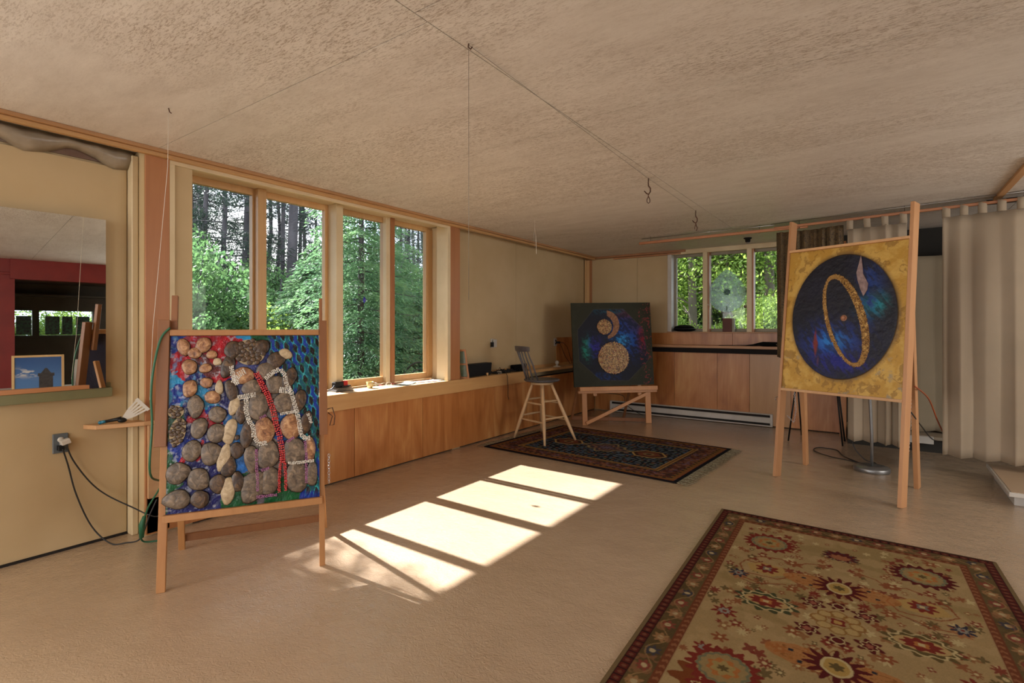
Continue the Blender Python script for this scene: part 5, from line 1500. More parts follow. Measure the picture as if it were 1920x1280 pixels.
MB().lathe((-4.00, 3.30, LZ), [(0.004, 0.0), (0.022, 0.0), (0.026, 0.01), (0.036, 0.062), (0.033, 0.062), (0.022, 0.008), (0.004, 0.007)], 24).build('body', paint('glazed_cup', lin((225, 215, 190)), 0.2, lin((205, 180, 70)), 22), cu)
MB().tube([(-3.975, 3.325, LZ + 0.052), (-3.955, 3.345, LZ + 0.046), (-3.96, 3.34, LZ + 0.024), (-3.975, 3.322, LZ + 0.018)], 0.004, 6).build('handle', M['whiteplastic'], cu)
eg = thing('glasses', (-4.02, 3.56, LZ), 'clear plastic glasses with red temples lying on the ledge', 'glasses')
for k in (-1, 1):
    c = Vector((-4.02, 3.52 + 0.035 * k, LZ + 0.018))
    MB().tube([c + Vector((0.006 * math.cos(t), 0.028 * math.cos(t), 0.016 * math.sin(t))) for t in [i * PI / 6 for i in range(13)]], 0.0022, 6).build('rim', M['whiteplastic'], eg)
    MB().tube([c + Vector((0, 0.028 * k, 0)), c + Vector((-0.03, 0.06 * k + 0.03, -0.008)), c + Vector((-0.05, 0.05 * k + 0.09, -0.014))], 0.0028, 6).build('temple', flat('clear_red_plastic', (0.5, 0.03, 0.06), 0.2), eg)
for k, (x, y, w, h, a, lab) in enumerate(((-3.98, 3.74, 0.09, 0.12, 0.3, 'curled grey paper sheet on the ledge beside the glasses'), (-4.0, 4.04, 0.08, 0.13, -0.2, 'printed pinkish paper sheet on the window ledge'), (-4.0, 4.28, 0.09, 0.11, 0.1, 'plain white paper sheet at the window end near the red post'))):
    vs = []
    for j in range(7):
        for i in range(5):
            a_, b_ = (i / 4 - 0.5) * 2 * w * 0.8, (j / 6 - 0.5) * 2 * h
            zz = 0.0015 + (0.016 * max(0, (j / 6 - 0.6)) ** 2 * 6 if k == 0 else 0.003 * abs(math.sin(i + j)))
            vs.append((x + a_ * math.cos(a) - b_ * math.sin(a), y + a_ * math.sin(a) + b_ * math.cos(a), LZ + zz))
    m = MB().add(vs, [(j * 5 + i, j * 5 + i + 1, (j + 1) * 5 + i + 1, (j + 1) * 5 + i) for j in range(6) for i in range(4)], True)
    o = m.build('paper', paint('paper_%d' % k, [lin((150, 160, 150)), lin((225, 205, 190)), lin((232, 228, 218))][k], 0.7, [lin((120, 132, 124)), lin((200, 150, 130)), lin((220, 214, 204))][k], 18), None, (x, y, LZ))
    s = o.modifiers.new('thickness', 'SOLIDIFY'); s.thickness = 0.001; s.offset = 1
    tag(o, lab, 'paper')
# small wooden frame leaning on the red post
fr = thing('picture_frame', (-3.89, 4.33, LZ), 'small wooden frame with two green panes leaning on the red post', 'picture frame')
fo = Vector((-3.905, 4.50, LZ + 0.002)); fe = Vector((0.16, 0.985, 0)).normalized() ; 
fe = Vector((0.05, 0.10, 0)).normalized()
fe = (rt * 0.98 - dp * 0.2).normalized()
fup = (Vector((0, 0, 1)) - rt * 0.13 + dp * 0.03).normalized(); fn = fe.cross(fup).normalized()
def fbox(a0, a1, b0, b1, d0, d1, nm, mat):
    MB().obox(fo + fe * (a0 + a1) / 2 + fup * (b0 + b1) / 2 + fn * (d0 + d1) / 2, fe * (a1 - a0) / 2, fup * (b1 - b0) / 2, fn * (d1 - d0) / 2).build(nm, mat, fr, bevel=0.002)
FWD, FHT = 0.118, 0.335
for a in ((0, 0.020, 0, FHT), (FWD - 0.020, FWD, 0, FHT), (0.020, FWD - 0.020, 0, 0.022), (0.020, FWD - 0.020, FHT - 0.022, FHT), (0.020, FWD - 0.020, 0.155, 0.175)):
    fbox(*a, 0, 0.014, 'frame_bar', M['redwood'])
fbox(0.02, FWD - 0.02, 0.022, 0.155, 0.003, 0.007, 'pane', paint('green_picture', lin((104, 118, 92)), 0.25, lin((70, 84, 66)), 14))
fbox(0.02, FWD - 0.02, 0.175, FHT - 0.022, 0.003, 0.007, 'pane', paint('green_picture_pale', lin((118, 130, 110)), 0.25, lin((96, 108, 90)), 14))
# black speaker-like box with ringed end
sp = thing('speaker', (-3.93, 4.60, LZ), 'black wedge-shaped speaker with a pale ringed end on the ledge', 'speaker')
so = Vector((-3.905, 4.64, LZ + 0.002)); se = Vector((-0.02, 1.0, 0)).normalized(); sd = Vector((-se.y, se.x, 0))
MB().prism([so, so + sd * 0.10, so + sd * 0.10 + Vector((0, 0, 0.15)) + se * 0.02, so + Vector((0, 0, 0.15)) + se * 0.02], se * 0.46).build('cabinet', M['black'], sp, bevel=0.008, seg=2, recalc=True)
c = so + sd * 0.04 + Vector((0, 0, 0.075)) - se * 0.008
MB().tube([c + sd * 0.034 * math.cos(t * PI / 10) + Vector((0, 0, 0.058 * math.sin(t * PI / 10))) - rt * 0.0 for t in range(21)], 0.004, 6).build('ring', M['string'], sp)
MB().tube([c + sd * -0.03, c + Vector((0, 0, -0.03)), c + Vector((0, 0, 0.03)) + sd * 0.01], 0.003, 6).build('strut', M['string'], sp)
# tangle of black cables
tc_ = MB()
rr_ = random.Random(12)
base = [Vector((-3.94, 4.80, LZ)), Vector((-3.92, 5.10, LZ)), Vector((-3.93, 5.42, LZ)), Vector((-3.95, 5.72, LZ))]
for k in range(16):
    pts = []
    y0, y1 = rr_.uniform(5.12, 5.3), rr_.uniform(5.4, 5.72)
    for i in range(12):
        t = i / 11
        pts.append((-3.93 + rr_.uniform(-0.05, 0.045), y0 + (y1 - y0) * t + rr_.uniform(-0.03, 0.03), LZ + 0.006 + abs(rr_.gauss(0, 0.018))))
    tc_.tube(pts, 0.0045, 6)
o = tc_.build('cable_tangle', M['cord_black'], None, (-3.93, 5.25, LZ)); tag(o, 'tangle of black cables along the ledge behind the stool', 'cables')
bb = MB()
for k in range(5): bb.tube([(-3.9 + rr_.uniform(-.02, .02), 5.22 + 0.02 * math.cos(t) + k * 0.01, LZ + 0.02 + 0.015 * math.sin(t)) for t in [i * PI / 4 for i in range(9)]], 0.0028, 5)
o = bb.build('white_cable', M['string'], None, (-3.9, 5.03, LZ)); tag(o, 'small coil of white cable among the black cables', 'cable')
o = MB().tube([(-3.87, 5.28, LZ + 0.01), (-3.835, 5.30, LZ + 0.012), (-3.82, 5.31, LZ - 0.02), (-3.822, 5.33, 0.6), (-3.83, 5.34, 0.48), (-3.835, 5.37, 0.44)], 0.0035, 6).build('hanging_cable', M['cord_black'], None, (-3.83, 5.3, 0.5)); tag(o, 'thin dark cable hanging over the ledge front', 'cable')
pk = thing('camera_bag', (-3.94, 5.75, LZ), 'small lumpy black bag at the end of the cable tangle', 'bag')
MB().obox((-3.94, 5.72, LZ + 0.045), (0.045, 0, 0), (0.01, 0.11, 0), (0, 0, 0.043)).build('body', M['blackcloth'], pk, bevel=0.018, seg=3)
MB().obox((-3.94, 5.85, LZ + 0.065), (0.03, 0, 0), (0, 0.05, 0.012), (0, 0, 0.02)).build('pouch', M['black'], pk, bevel=0.01, seg=2)
bl = thing('light_bulb', (-3.92, 6.72, LZ), 'small white light bulb standing on the far shelf', 'bulb')
MB().lathe((-3.92, 6.72, LZ), [(0.005, 0), (0.055, 0), (0.057, 0.010), (0.03, 0.014), (0.017, 0.02), (0.017, 0.032), (0.005, 0.033)], 20).build('saucer', M['whiteplastic'], bl)
MB().ball((-3.92, 6.72, LZ + 0.062), 0.03, 0.03, 0.032, 16, 10).build('globe', M['whiteplastic'], bl)
o = MB().lathe((-3.865, 4.96, LZ), [(0.003, 0), (0.014, 0), (0.014, 0.034), (0.010, 0.038), (0.003, 0.038)], 14).build('wood_peg', M['pine'], None, (-3.865, 4.96, LZ)); tag(o, 'short pale wooden peg at the ledge front edge', 'peg')

# blue crystal hanging in the third window
cr = thing('glass_crystal', (-4.16, 3.345, 1.62), 'small blue glass crystal hanging in front of the third window', 'crystal')
cp = Vector((-4.13, 3.335, 1.622))
MB().add([cp + Vector((0, 0, 0.036)), cp + Vector((0, 0, -0.036)), cp + Vector((0.010, 0.024, 0)), cp + Vector((0.010, -0.024, 0)), cp + Vector((-0.012, 0, 0)), cp + Vector((0.022, 0, 0))],
         [(0, 2, 5), (0, 5, 3), (0, 3, 4), (0, 4, 2), (1, 5, 2), (1, 3, 5), (1, 4, 3), (1, 2, 4)]).build('crystal', flat('cobalt_glass', (0.015, 0.03, 0.45), 0.08, 0, 0.9), cr)
MB().tube([cp + Vector((0, 0, 0.034)), (-4.13, 3.335, 2.485)], 0.0006, 4).build('thread', M['string'], cr)

# ------------------------------------------------------------------ wall outlets and cords
def outlet(x, y, z, label, mat, plug=True):
    t = thing('wall_outlet', (x, y, z), label, 'outlet')
    MB().box(x, x + 0.012, y - 0.037, y + 0.037, z - 0.058, z + 0.058).build('plate', mat, t, bevel=0.003)
    for k in (-1, 1):
        MB().lathe((x + 0.012, y, z + 0.022 * k), [(0.016, 0), (0.016, 0.003), (0.002, 0.003)], 14, Matrix.Rotation(PI / 2, 3, 'Y')).build('socket', M['whiteplastic'] if mat is M['plateblue'] else M['black'], t)
    return t
t = outlet(-4.03, 0.99, 0.655, 'grey-blue wall outlet with two plugs below the mirror', M['plateblue'])
MB().obox((-3.995, 1.005, 0.665), (0.022, 0, 0), (0, 0.022, 0.006), (0, -0.004, 0.014)).build('white_plug', M['whiteplastic'], t, bevel=0.003)
MB().obox((-4.0, 0.985, 0.63), (0.018, 0, 0), (0, 0.014, 0), (0, 0, 0.016)).build('black_plug', M['black'], t, bevel=0.003)
t = outlet(-4.03, 5.27, 1.15, 'pale outlet with a small black adapter above the cables', M['white'])
MB().obox((-4.003, 5.238, 1.135), (0.016, 0, 0), (0, 0.018, 0), (0, 0, 0.03)).build('adapter', M['black'], t, bevel=0.003)
MB().obox((-4.003, 5.29, 1.15), (0.012, 0, 0), (0, 0.035, 0), (0, 0, 0.05)).build('cover', M['white'], t, bevel=0.004)
t = outlet(-4.03, 6.85, 1.13, 'white outlet with black plug and hanging cord near the corner', M['white'])
MB().obox((-3.99, 6.87, 1.125), (0.03, 0, 0), (0, 0.02, 0), (0, 0, 0.016)).build('black_plug', M['black'], t, bevel=0.003)
MB().tube([(-3.96, 6.87, 1.125), (-3.93, 6.93, 1.12), (-3.93, 7.05, 1.05), (-3.94, 7.18, 0.86), (-3.94, 7.22, 0.79)], 0.004, 6).tube([(-3.96, 6.86, 1.12), (-3.95, 6.90, 1.06), (-3.945, 7.02, 0.90), (-3.94, 7.16, 0.79)], 0.004, 6).build('cord', M['cord_black'], t)
def cordobj(pts, r, mat, name, label):
    # smooth the path first
    p = [Vector(q) for q in pts]; out = []
    for i in range(len(p) - 1):
        p0 = p[max(i - 1, 0)]; p1 = p[i]; p2 = p[i + 1]; p3 = p[min(i + 2, len(p) - 1)]
        for k in range(6):
            t = k / 6
            out.append(0.5 * ((2 * p1) + (p2 - p0) * t + (2 * p0 - 5 * p1 + 4 * p2 - p3) * t * t + (3 * p1 - p0 - 3 * p2 + p3) * t ** 3))
    out.append(p[-1])
    return tag(MB().tube(out, r, 6).build(name, mat, None, p[0]), label, 'cord')
cordobj([(-3.98, 0.99, 0.625), (-4.0, 1.02, 0.52), (-4.0, 1.06, 0.33), (-3.98, 1.13, 0.12), (-3.90, 1.20, 0.012), (-3.84, 1.26, 0.008), (-3.78, 1.32, 0.03), (-3.76, 1.36, 0.16), (-3.75, 1.40, 0.26)], 0.0045, M['cord_black'], 'black_cable', 'black cord from the left outlet sagging down to the floor')
cordobj([(-3.98, 1.005, 0.66), (-3.99, 1.04, 0.55), (-3.98, 1.12, 0.40), (-3.95, 1.20, 0.30), (-3.86, 1.32, 0.20), (-3.80, 1.37, 0.16), (-3.72, 1.40, 0.16), (-3.62, 1.42, 0.24)], 0.0045, M['cord_black'], 'black_cable', 'black cord from the white plug running straight to the easel')
cordobj([P1.P(0.03, 1.36, 0.018), P1.P(-0.01, 1.30, 0.022), P1.P(-0.035, 1.15, 0.03), P1.P(-0.045, 1.0, 0.02), P1.P(-0.04, 0.85, 0.0), P1.P(-0.05, 0.6, -0.04), (-3.5, 1.33, 0.42), (-3.62, 1.30, 0.25), (-3.70, 1.30, 0.10), (-3.76, 1.33, 0.012), (-3.70, 1.42, 0.008)], 0.0055, M['cord_green'], 'green_cord', 'green cord running down the left side of the mosaic easel')
ck = thing('cord_connector', (-3.70, 1.30, 0.12), 'green cord connector hanging at the wall foot behind the mosaic easel', 'connector')
MB().tube([(-3.69, 1.31, 0.19), (-3.70, 1.30, 0.14), (-3.705, 1.30, 0.06)], [0.010, 0.018, 0.013], 10).build('body', M['cord_green'], ck)
ks = P1.P(0.83, 0.62, -0.02)
chain('key_chain', [ks, ks - Vector((0, 0, 0.05)), ks - Vector((0, 0, 0.17))], None, 0.007)
tag(bpy.data.objects['key_chain'], 'silver chain dangling from the right upright of the mosaic easel', 'chain')
cl_ = thing('wire_clip', P1.P(0.822, 0.84, 0.0), 'bent wire clip on the right upright of the mosaic easel', 'clip')
q = P1.P(0.822, 0.88, 0.0)
MB().tube([q, q + rt * 0.03 + Vector((0, 0, 0.01)), q + rt * 0.045 + Vector((0, 0, -0.04)), q + rt * 0.04 + Vector((0, 0, -0.09)), q + rt * 0.015 + Vector((0, 0, -0.095)), q + rt * 0.03 + Vector((0, 0, -0.04)), q + rt * 0.005 + Vector((0, 0, -0.02))], 0.003, 6).build('clip_wire', M['rust'], cl_)
cordobj([(-0.20, 6.30, 0.9), (-0.19, 6.32, 0.45), (-0.22, 6.33, 0.18), (-0.12, 6.31, 0.03), (-0.02, 6.28, 0.006), (-0.10, 6.20, 0.006), (-0.26, 6.28, 0.006), (-0.42, 6.35, 0.006), (-0.58, 6.55, 0.006), (-0.55, 6.75, 0.006), (-0.38, 6.72, 0.006), (-0.32, 6.50, 0.006), (-0.26, 6.30, 0.02), (-0.10, 6.16, 0.006), (0.02, 6.12, 0.006), (0.06, 6.04, 0.006)], 0.005, M['cord_black'], 'floor_cable', 'black lamp cord looped on the floor behind the tall easel')
cordobj([P2.P(1.0, 0.92, -0.13), (0.36, 5.9, 0.72), (0.44, 6.2, 0.50), (0.50, 6.42, 0.36), (0.56, 6.6, 0.30)], 0.006, M['cord_orange'], 'orange_cord', 'rust-orange cord running from the tall easel behind the curtain')
cordobj([P2.P(0.99, 0.72, -0.11), (0.30, 5.7, 0.50), (0.40, 6.1, 0.33), (0.50, 6.4, 0.27), (0.60, 6.6, 0.26)], 0.005, M['cord_black'], 'black_cable', 'dark cord sagging from the tall easel to behind the curtain')
cordobj([(-3.6, 7.70, 0.30), (-3.3, 7.70, 0.28), (-3.25, 7.69, 0.16), (-3.1, 7.68, 0.06), (-2.95, 7.66, 0.01)], 0.005, M['cord_black'], 'black_cable', 'dark cord hanging before the heater under the low easel')

# ------------------------------------------------------------------ left wall: mirror, its ledge, small shelf with brush
MR = math.radians(-4.2)
mir = thing('mirror', (-4.0, 0.6, 1.5), 'frameless wall mirror on the left cream wall', 'mirror')
mm_, nt_, N_, L_, B_ = new_mat('mirror_glass')
B_.inputs['Base Color'].default_value = (0.80, 0.82, 0.78, 1); B_.inputs['Metallic'].default_value = 1.0; B_.inputs['Roughness'].default_value = 0.0
mc = Vector((-3.965, 1.197, 1.5)); md = Vector((math.sin(MR), -math.cos(MR), 0)); mn = Vector((math.cos(MR), math.sin(MR), 0))
MB().obox(mc + md * 0.32, md * 0.32, Vector((0, 0, 0.525)), mn * 0.003).build('glass', mm_, mir)
MB().obox(mc + md * 0.32 - mn * 0.010, md * 0.318, Vector((0, 0, 0.523)), mn * 0.006).build('backing', M['black'], mir)
ml = thing('mirror_ledge', (-4.0, 0.6, 0.95), 'sage green board with an orange strip carrying the mirror', 'ledge')
MB().box(-4.028, -3.975, -0.2, 1.235, 0.915, 0.973).box(-4.028, -4.0, 1.15, 1.235, 0.973, 1.0).build('green_board', M['green_paint'], ml, bevel=0.002)
MB().box(-4.0, -3.968, -0.2, 1.13, 0.9735, 1.0).build('orange_strip', wood('orange_strip_wood', (0.56, 0.26, 0.11), (0.46, 0.20, 0.08), 'y', 1, 0.5), ml, bevel=0.002)
shl = thing('wall_shelf', (-3.95, 1.35, 0.74), 'short pale wooden shelf on the left wall behind the mosaic easel', 'shelf')
M['shelfwood'] = wood('shelf_wood', (0.62, 0.38, 0.19), (0.50, 0.27, 0.12), 'y', 1, 0.5)
MB().prism([(-4.028, 1.10, 0.722), (-3.93, 1.135, 0.722), (-3.84, 1.36, 0.722), (-3.83, 1.60, 0.722), (-3.849, 1.60, 0.722), (-3.849, 1.371, 0.722), (-4.028, 1.371, 0.722)], (0, 0, 0.026)).build('board', M['shelfwood'], shl, bevel=0.002)
MB().box(-3.849, -3.826, 1.38, 1.50, 0.25, 0.722).build('bracket', M['shelfwood'], shl, bevel=0.002)
br = thing('slotted_spatula', (-3.93, 1.30, 0.75), 'white slotted spatula with a black and blue handle on the small shelf', 'spatula')
b0 = Vector((-3.955, 1.165, 0.760)); b1 = Vector((-3.90, 1.235, 0.776)); b2 = Vector((-3.86, 1.30, 0.785))
MB().tube([b0, b0.lerp(b1, 0.35)], [0.010, 0.010], 10).ball(b0, 0.0115, n=10, m=6).build('blue_end', flat('teal_plastic', (0.02, 0.17, 0.26), 0.35), br)
MB().tube([b0.lerp(b1, 0.35), b1, b1.lerp(b2, 0.3)], [0.009, 0.011, 0.015], 10).build('handle', M['black'], br)
MB().ball(b1.lerp(b2, 0.35) - Vector((0, 0, 0.01)), 0.022, 0.026, 0.016, 12, 6).build('grip_knob', M['black'], br)
hd = (b2 - b1).normalized(); hd = Vector((hd.x * 0.5, hd.y * 0.5, 0.42)).normalized(); hsd = Vector((0.3, 0.6, -0.5)).normalized(); hsd = (hsd - hd * hsd.dot(hd)).normalized()
q0 = b1.lerp(b2, 0.5)
for k in range(5):
    w = (k - 2) / 2
    MB().beam(q0 + hd * 0.05 + hsd * 0.026 * w, q0 + hd * 0.13 + hsd * 0.042 * w, hsd, 0.011, 0.003).build('tine', M['whiteplastic'], br)
MB().add([q0 - hsd * 0.014, q0 + hsd * 0.014, q0 + hd * 0.055 + hsd * 0.034, q0 + hd * 0.055 - hsd * 0.034] + [p + hd.cross(hsd) * 0.004 for p in (q0 - hsd * 0.014, q0 + hsd * 0.014, q0 + hd * 0.055 + hsd * 0.034, q0 + hd * 0.055 - hsd * 0.034)],
         [(3, 2, 1, 0), (4, 5, 6, 7), (0, 1, 5, 4), (1, 2, 6, 5), (2, 3, 7, 6), (3, 0, 4, 7)]).build('blade', M['whiteplastic'], br)
MB().beam(q0 + hd * 0.125 - hsd * 0.05, q0 + hd * 0.125 + hsd * 0.05, hsd.cross(hd), 0.004, 0.02).build('tip', M['whiteplastic'], br)

# plastic sheet drooping over the rough board at the left wall head
vs = []
for j in range(5):
    for i in range(25):
        y = 0.2 + 1.15 * i / 24
        vs.append((-4.0 + 0.03 * math.sin(j), y, 2.49 - 0.03 * j * (0.4 + 0.6 * math.sin(i * 0.35) ** 2) - 0.004 * math.sin(i * 2.1)))
o = MB().add(vs, [(j * 25 + i, j * 25 + i + 1, (j + 1) * 25 + i + 1, (j + 1) * 25 + i) for j in range(4) for i in range(24)], True).build('plastic_sheet', paint('dusty_plastic', (0.36, 0.30, 0.22), 0.35, (0.24, 0.19, 0.13), 8), None, (-4.0, 0.8, 2.47))
s = o.modifiers.new('thickness', 'SOLIDIFY'); s.thickness = 0.0015
tag(o, 'crumpled dusty plastic sheet drooping above the left wall panel', 'plastic sheet')

# ------------------------------------------------------------------ low white box at the right edge
lb = thing('low_box', (1.3, 5.9, 0), 'low white box with a brown overhanging lid at the right edge', 'box')
MB().box(0.84, 2.0, 5.43, 6.28, 0.0, 0.085).build('base', M['white'], lb, bevel=0.003)
MB().box(0.795, 2.05, 5.32, 6.335, 0.086, 0.118).build('lid_edge', M['white'], lb, bevel=0.003)
MB().box(0.81, 2.04, 5.335, 6.325, 0.1185, 0.122).build('lid_top', paint('brown_lid', (0.42, 0.30, 0.20), 0.4, (0.38, 0.27, 0.17), 3), lb)

# ------------------------------------------------------------------ what the mirror shows across the room
pf = thing('framed_poster', (2.0, 1.3, 0.45), 'framed poster of a stone tower against blue sky seen in the mirror', 'poster')
X0, Y0, Y1 = 2.0, 1.06, 1.56
def poster_colour(X, Y):
    w, h = Y1 - Y0, 0.44
    u = X / w; v = 1 - Y / h
    col = np.ones(X.shape + (3,)) * C3(48, 84, 140)
    col = blend(col, sm(0.0, 1.0, v), C3(84, 124, 176), 1.0)
    cl = fnoise(X, Y * 2.2, 9, 90, 4)
    col = blend(col, sm(0.48, 0.62, cl) * np.exp(-((v - 0.5) / 0.12) ** 2) * (u < 0.6), C3(214, 206, 200))
    un = u
    tw = (np.abs(un - 0.66) < 0.15 + 0.03 * (v < 0.62)) & (v > 0.52) | ((np.abs(un - 0.66) < 0.11 - 0.55 * np.maximum(0, 0.52 - v)) & (v > 0.36) & (v <= 0.52))
    col = np.where(tw[..., None], C3(58, 52, 52) * (0.6 + 0.9 * fnoise(X, Y, 40, 91, 2)[..., None]), col)
    return col
sheet('poster', Y1 - Y0, 0.44, 0.004, poster_colour, 0.006, (X0, Y0, 0.485), (0.0, 1.0, 0), (0.06, 0, 1.0), (-1, 0, 0.06), vcol_mat('poster_print', 0.3, 0.5), pf)
for (a, b, c, d) in ((Y0 - 0.03, Y0, 0.45, 0.955), (Y1, Y1 + 0.03, 0.45, 0.955), (Y0, Y1, 0.45, 0.485), (Y0, Y1, 0.924, 0.955)):
    MB().prism([(X0 - 0.012 + 0.06 * (c - 0.48), a, c + 0.002), (X0 + 0.014 + 0.06 * (c - 0.48), a, c + 0.002), (X0 + 0.014 + 0.06 * (d - 0.48), a, d), (X0 - 0.012 + 0.06 * (d - 0.48), a, d)], (0, b - a, 0)).build('frame_bar', M['pine'], pf, bevel=0.002, recalc=True)
bs_ = thing('storage_bench', (3.4, 3.9, 0), 'white storage bench across the room seen in the mirror', 'bench')
MB().box(1.95, 2.7, 0.9, 2.2, 0.0, 0.42).build('body', M['white'], bs_, bevel=0.004)
MB().box(1.93, 2.72, 0.88, 2.22, 0.421, 0.449).build('lid', M['white'], bs_, bevel=0.004)
MB().tube([(2.3, 1.78, 0.449), (2.3, 1.78, 0.86)], 0.05, 16).build('paper_roll', M['whiteplastic'], bs_)
wbd = thing('window_panel', (7.14, 2.4, 1.45), 'coloured glass panels standing in the windows of the side room', 'glass panels')
def sg(i, y, z, w, h, mat):
    MB().box(7.13, 7.15, y - w, y + w, z - h, z + h).build('glass_panel', mat, wbd)
for i, (y, w, mat) in enumerate(((1.44, 0.12, None), (1.90, 0.12, None), (2.15, 0.09, None), (2.42, 0.12, None))):
    sg(i, y, 1.40, w, 0.20, paint('stained_glass_%d' % i, lin((60, 120, 90)), 0.3, lin((30, 26, 50)), 22, detail=2))

# ------------------------------------------------------------------ outdoors
gm, gnt, gN, gL, gB = new_mat('forest_ground')
n_, _ = noise_of(gN, gL, 1.2, 6)
r_g = ramp(gN, [(0.35, (0.020, 0.022, 0.010)), (0.5, (0.05, 0.045, 0.03)), (0.65, (0.030, 0.048, 0.014))])
gL.new(n_.outputs['Fac'], r_g.inputs['Fac']); gL.new(r_g.outputs['Color'], gB.inputs['Base Color']); gB.inputs['Roughness'].default_value = 0.95
vs = []
NX, NY = 60, 60
for j in range(NY + 1):
    for i in range(NX + 1):
        x = -60 + 70 * i / NX; y = -20 + 75 * j / NY
        d = max(0.0, -x - 7.0) if x < -4.5 else 0
        d2 = max(0.0, y - 10.0)
        z = -0.15 + 0.04 * d + 0.03 * d2 + 0.12 * mnoise.noise(Vector((x * 0.4, y * 0.4, 0)))
        if x > -4.6 and y < 8.3: z = -0.5
        vs.append((x, y, z))
o = MB().add(vs, [(j * (NX + 1) + i, j * (NX + 1) + i + 1, (j + 1) * (NX + 1) + i + 1, (j + 1) * (NX + 1) + i) for j in range(NY) for i in range(NX)], True).build('ground', gm)
structure(o)
def gz(x, y): return -0.15 + 0.04 * max(0, -x - 7) + 0.03 * max(0, y - 10)

M['leaf_bright'] = leaf_mat('bright_leaf', (0.24, 0.34, 0.06), (0.12, 0.21, 0.045), 0.5)
M['leaf_mid'] = leaf_mat('mid_leaf', (0.085, 0.165, 0.055), (0.045, 0.10, 0.04), 0.5)
M['leaf_dark'] = leaf_mat('needle_green', (0.12, 0.22, 0.09), (0.055, 0.12, 0.065), 0.5)
M['needle'] = leaf_mat('pine_needle', (0.030, 0.052, 0.034), (0.016, 0.030, 0.022), 0.3)
M['bark'] = paint('pine_bark', (0.085, 0.078, 0.085), 0.9, (0.040, 0.036, 0.042), 5, (1, 1, 0.3), bump=0.8, bscale=18, bdist=0.03)
M['bark_pale'] = paint('pale_bark', (0.16, 0.13, 0.10), 0.9, (0.09, 0.075, 0.06), 5, (1, 1, 0.3))

def leaves_mesh(name, C, D, L_, W_, mat, parent=None, seed=1):
    """many small leaves: C centres, D directions (n,3), lengths and widths (n)"""
    g = np.random.default_rng(seed)
    n = len(C)
    up = g.normal(size=(n, 3))
    D = D / np.linalg.norm(D, axis=1, keepdims=True)
    S_ = np.cross(D, up); S_ /= np.linalg.norm(S_, axis=1, keepdims=True) + 1e-9
    a = C - D * L_[:, None] / 2; b = C + D * L_[:, None] / 2
    l = C + S_ * W_[:, None] / 2; r = C - S_ * W_[:, None] / 2
    V = np.stack([a, l, b, r], 1).reshape(-1, 3)
    me = bpy.data.meshes.new(name)
    me.vertices.add(4 * n); me.loops.add(4 * n); me.polygons.add(n)
    me.vertices.foreach_set('co', V.astype(np.float32).ravel())
    me.loops.foreach_set('vertex_index', np.arange(4 * n, dtype=np.int32))
    me.polygons.foreach_set('loop_start', np.arange(0, 4 * n, 4, dtype=np.int32))
    me.polygons.foreach_set('loop_total', np.full(n, 4, dtype=np.int32))
    me.materials.append(mat)
    me.update(calc_edges=True)
    o = bpy.data.objects.new(name, me); COL.objects.link(o)
    o['kind'] = 'stuff'
    if parent is not None: o.parent = parent
    return o

def copy_tree(src, loc, rz, scale, label=None, group=None):
    c = src.copy(); COL.objects.link(c)
    c.location = loc; c.rotation_euler = (0, 0, rz); c.scale = scale
    if label: c['label'] = label
    if group: c['group'] = group
    for ch in src.children:
        d = ch.copy(); COL.objects.link(d); d.parent = c
    return c

def shrub_proto(name, label, mat, seed, n=9000, R_=1.2, H=2.2, leaf=0.085, group=None, mass=26):
    g = np.random.default_rng(seed)
    t = thing(name, (0, 0, 0), label, 'shrub', group)
    cc = g.normal(size=(mass, 3)); cc /= np.linalg.norm(cc, axis=1, keepdims=True)
    cc *= g.uniform(0.45, 0.85, (mass, 1)); cc[:, 2] = np.abs(cc[:, 2]) * 1.1
    cen = cc * np.array([R_, R_, H * 0.85]) + np.array([0, 0, H * 0.08])
    k = g.integers(0, mass, n)
    off = g.normal(size=(n, 3)); off /= np.linalg.norm(off, axis=1, keepdims=True)
    off *= g.uniform(0.6, 1.0, (n, 1)) * np.array([0.42 * R_, 0.42 * R_, 0.26 * H])
    C = cen[k] + off
    C = C[C[:, 2] > -0.1]
    D = g.normal(size=C.shape) + np.array([0, 0, -0.2])
    L_ = g.uniform(0.7, 1.3, len(C)) * leaf
    leaves_mesh('foliage', C, D, L_, L_ * 0.55, mat, t, seed)
    st_ = MB(); rr = random.Random(seed)
    for q in range(7):
        a = rr.uniform(0, 2 * PI); e = Vector((math.cos(a) * R_ * 0.6, math.sin(a) * R_ * 0.6, H * rr.uniform(0.6, 0.95)))
        st_.tube([(0, 0, -0.2), e * 0.5 + Vector((0.05, 0.03, 0)), e], [0.025, 0.018, 0.008], 5)
    st_.build('stems', M['bark'], t)
    return t

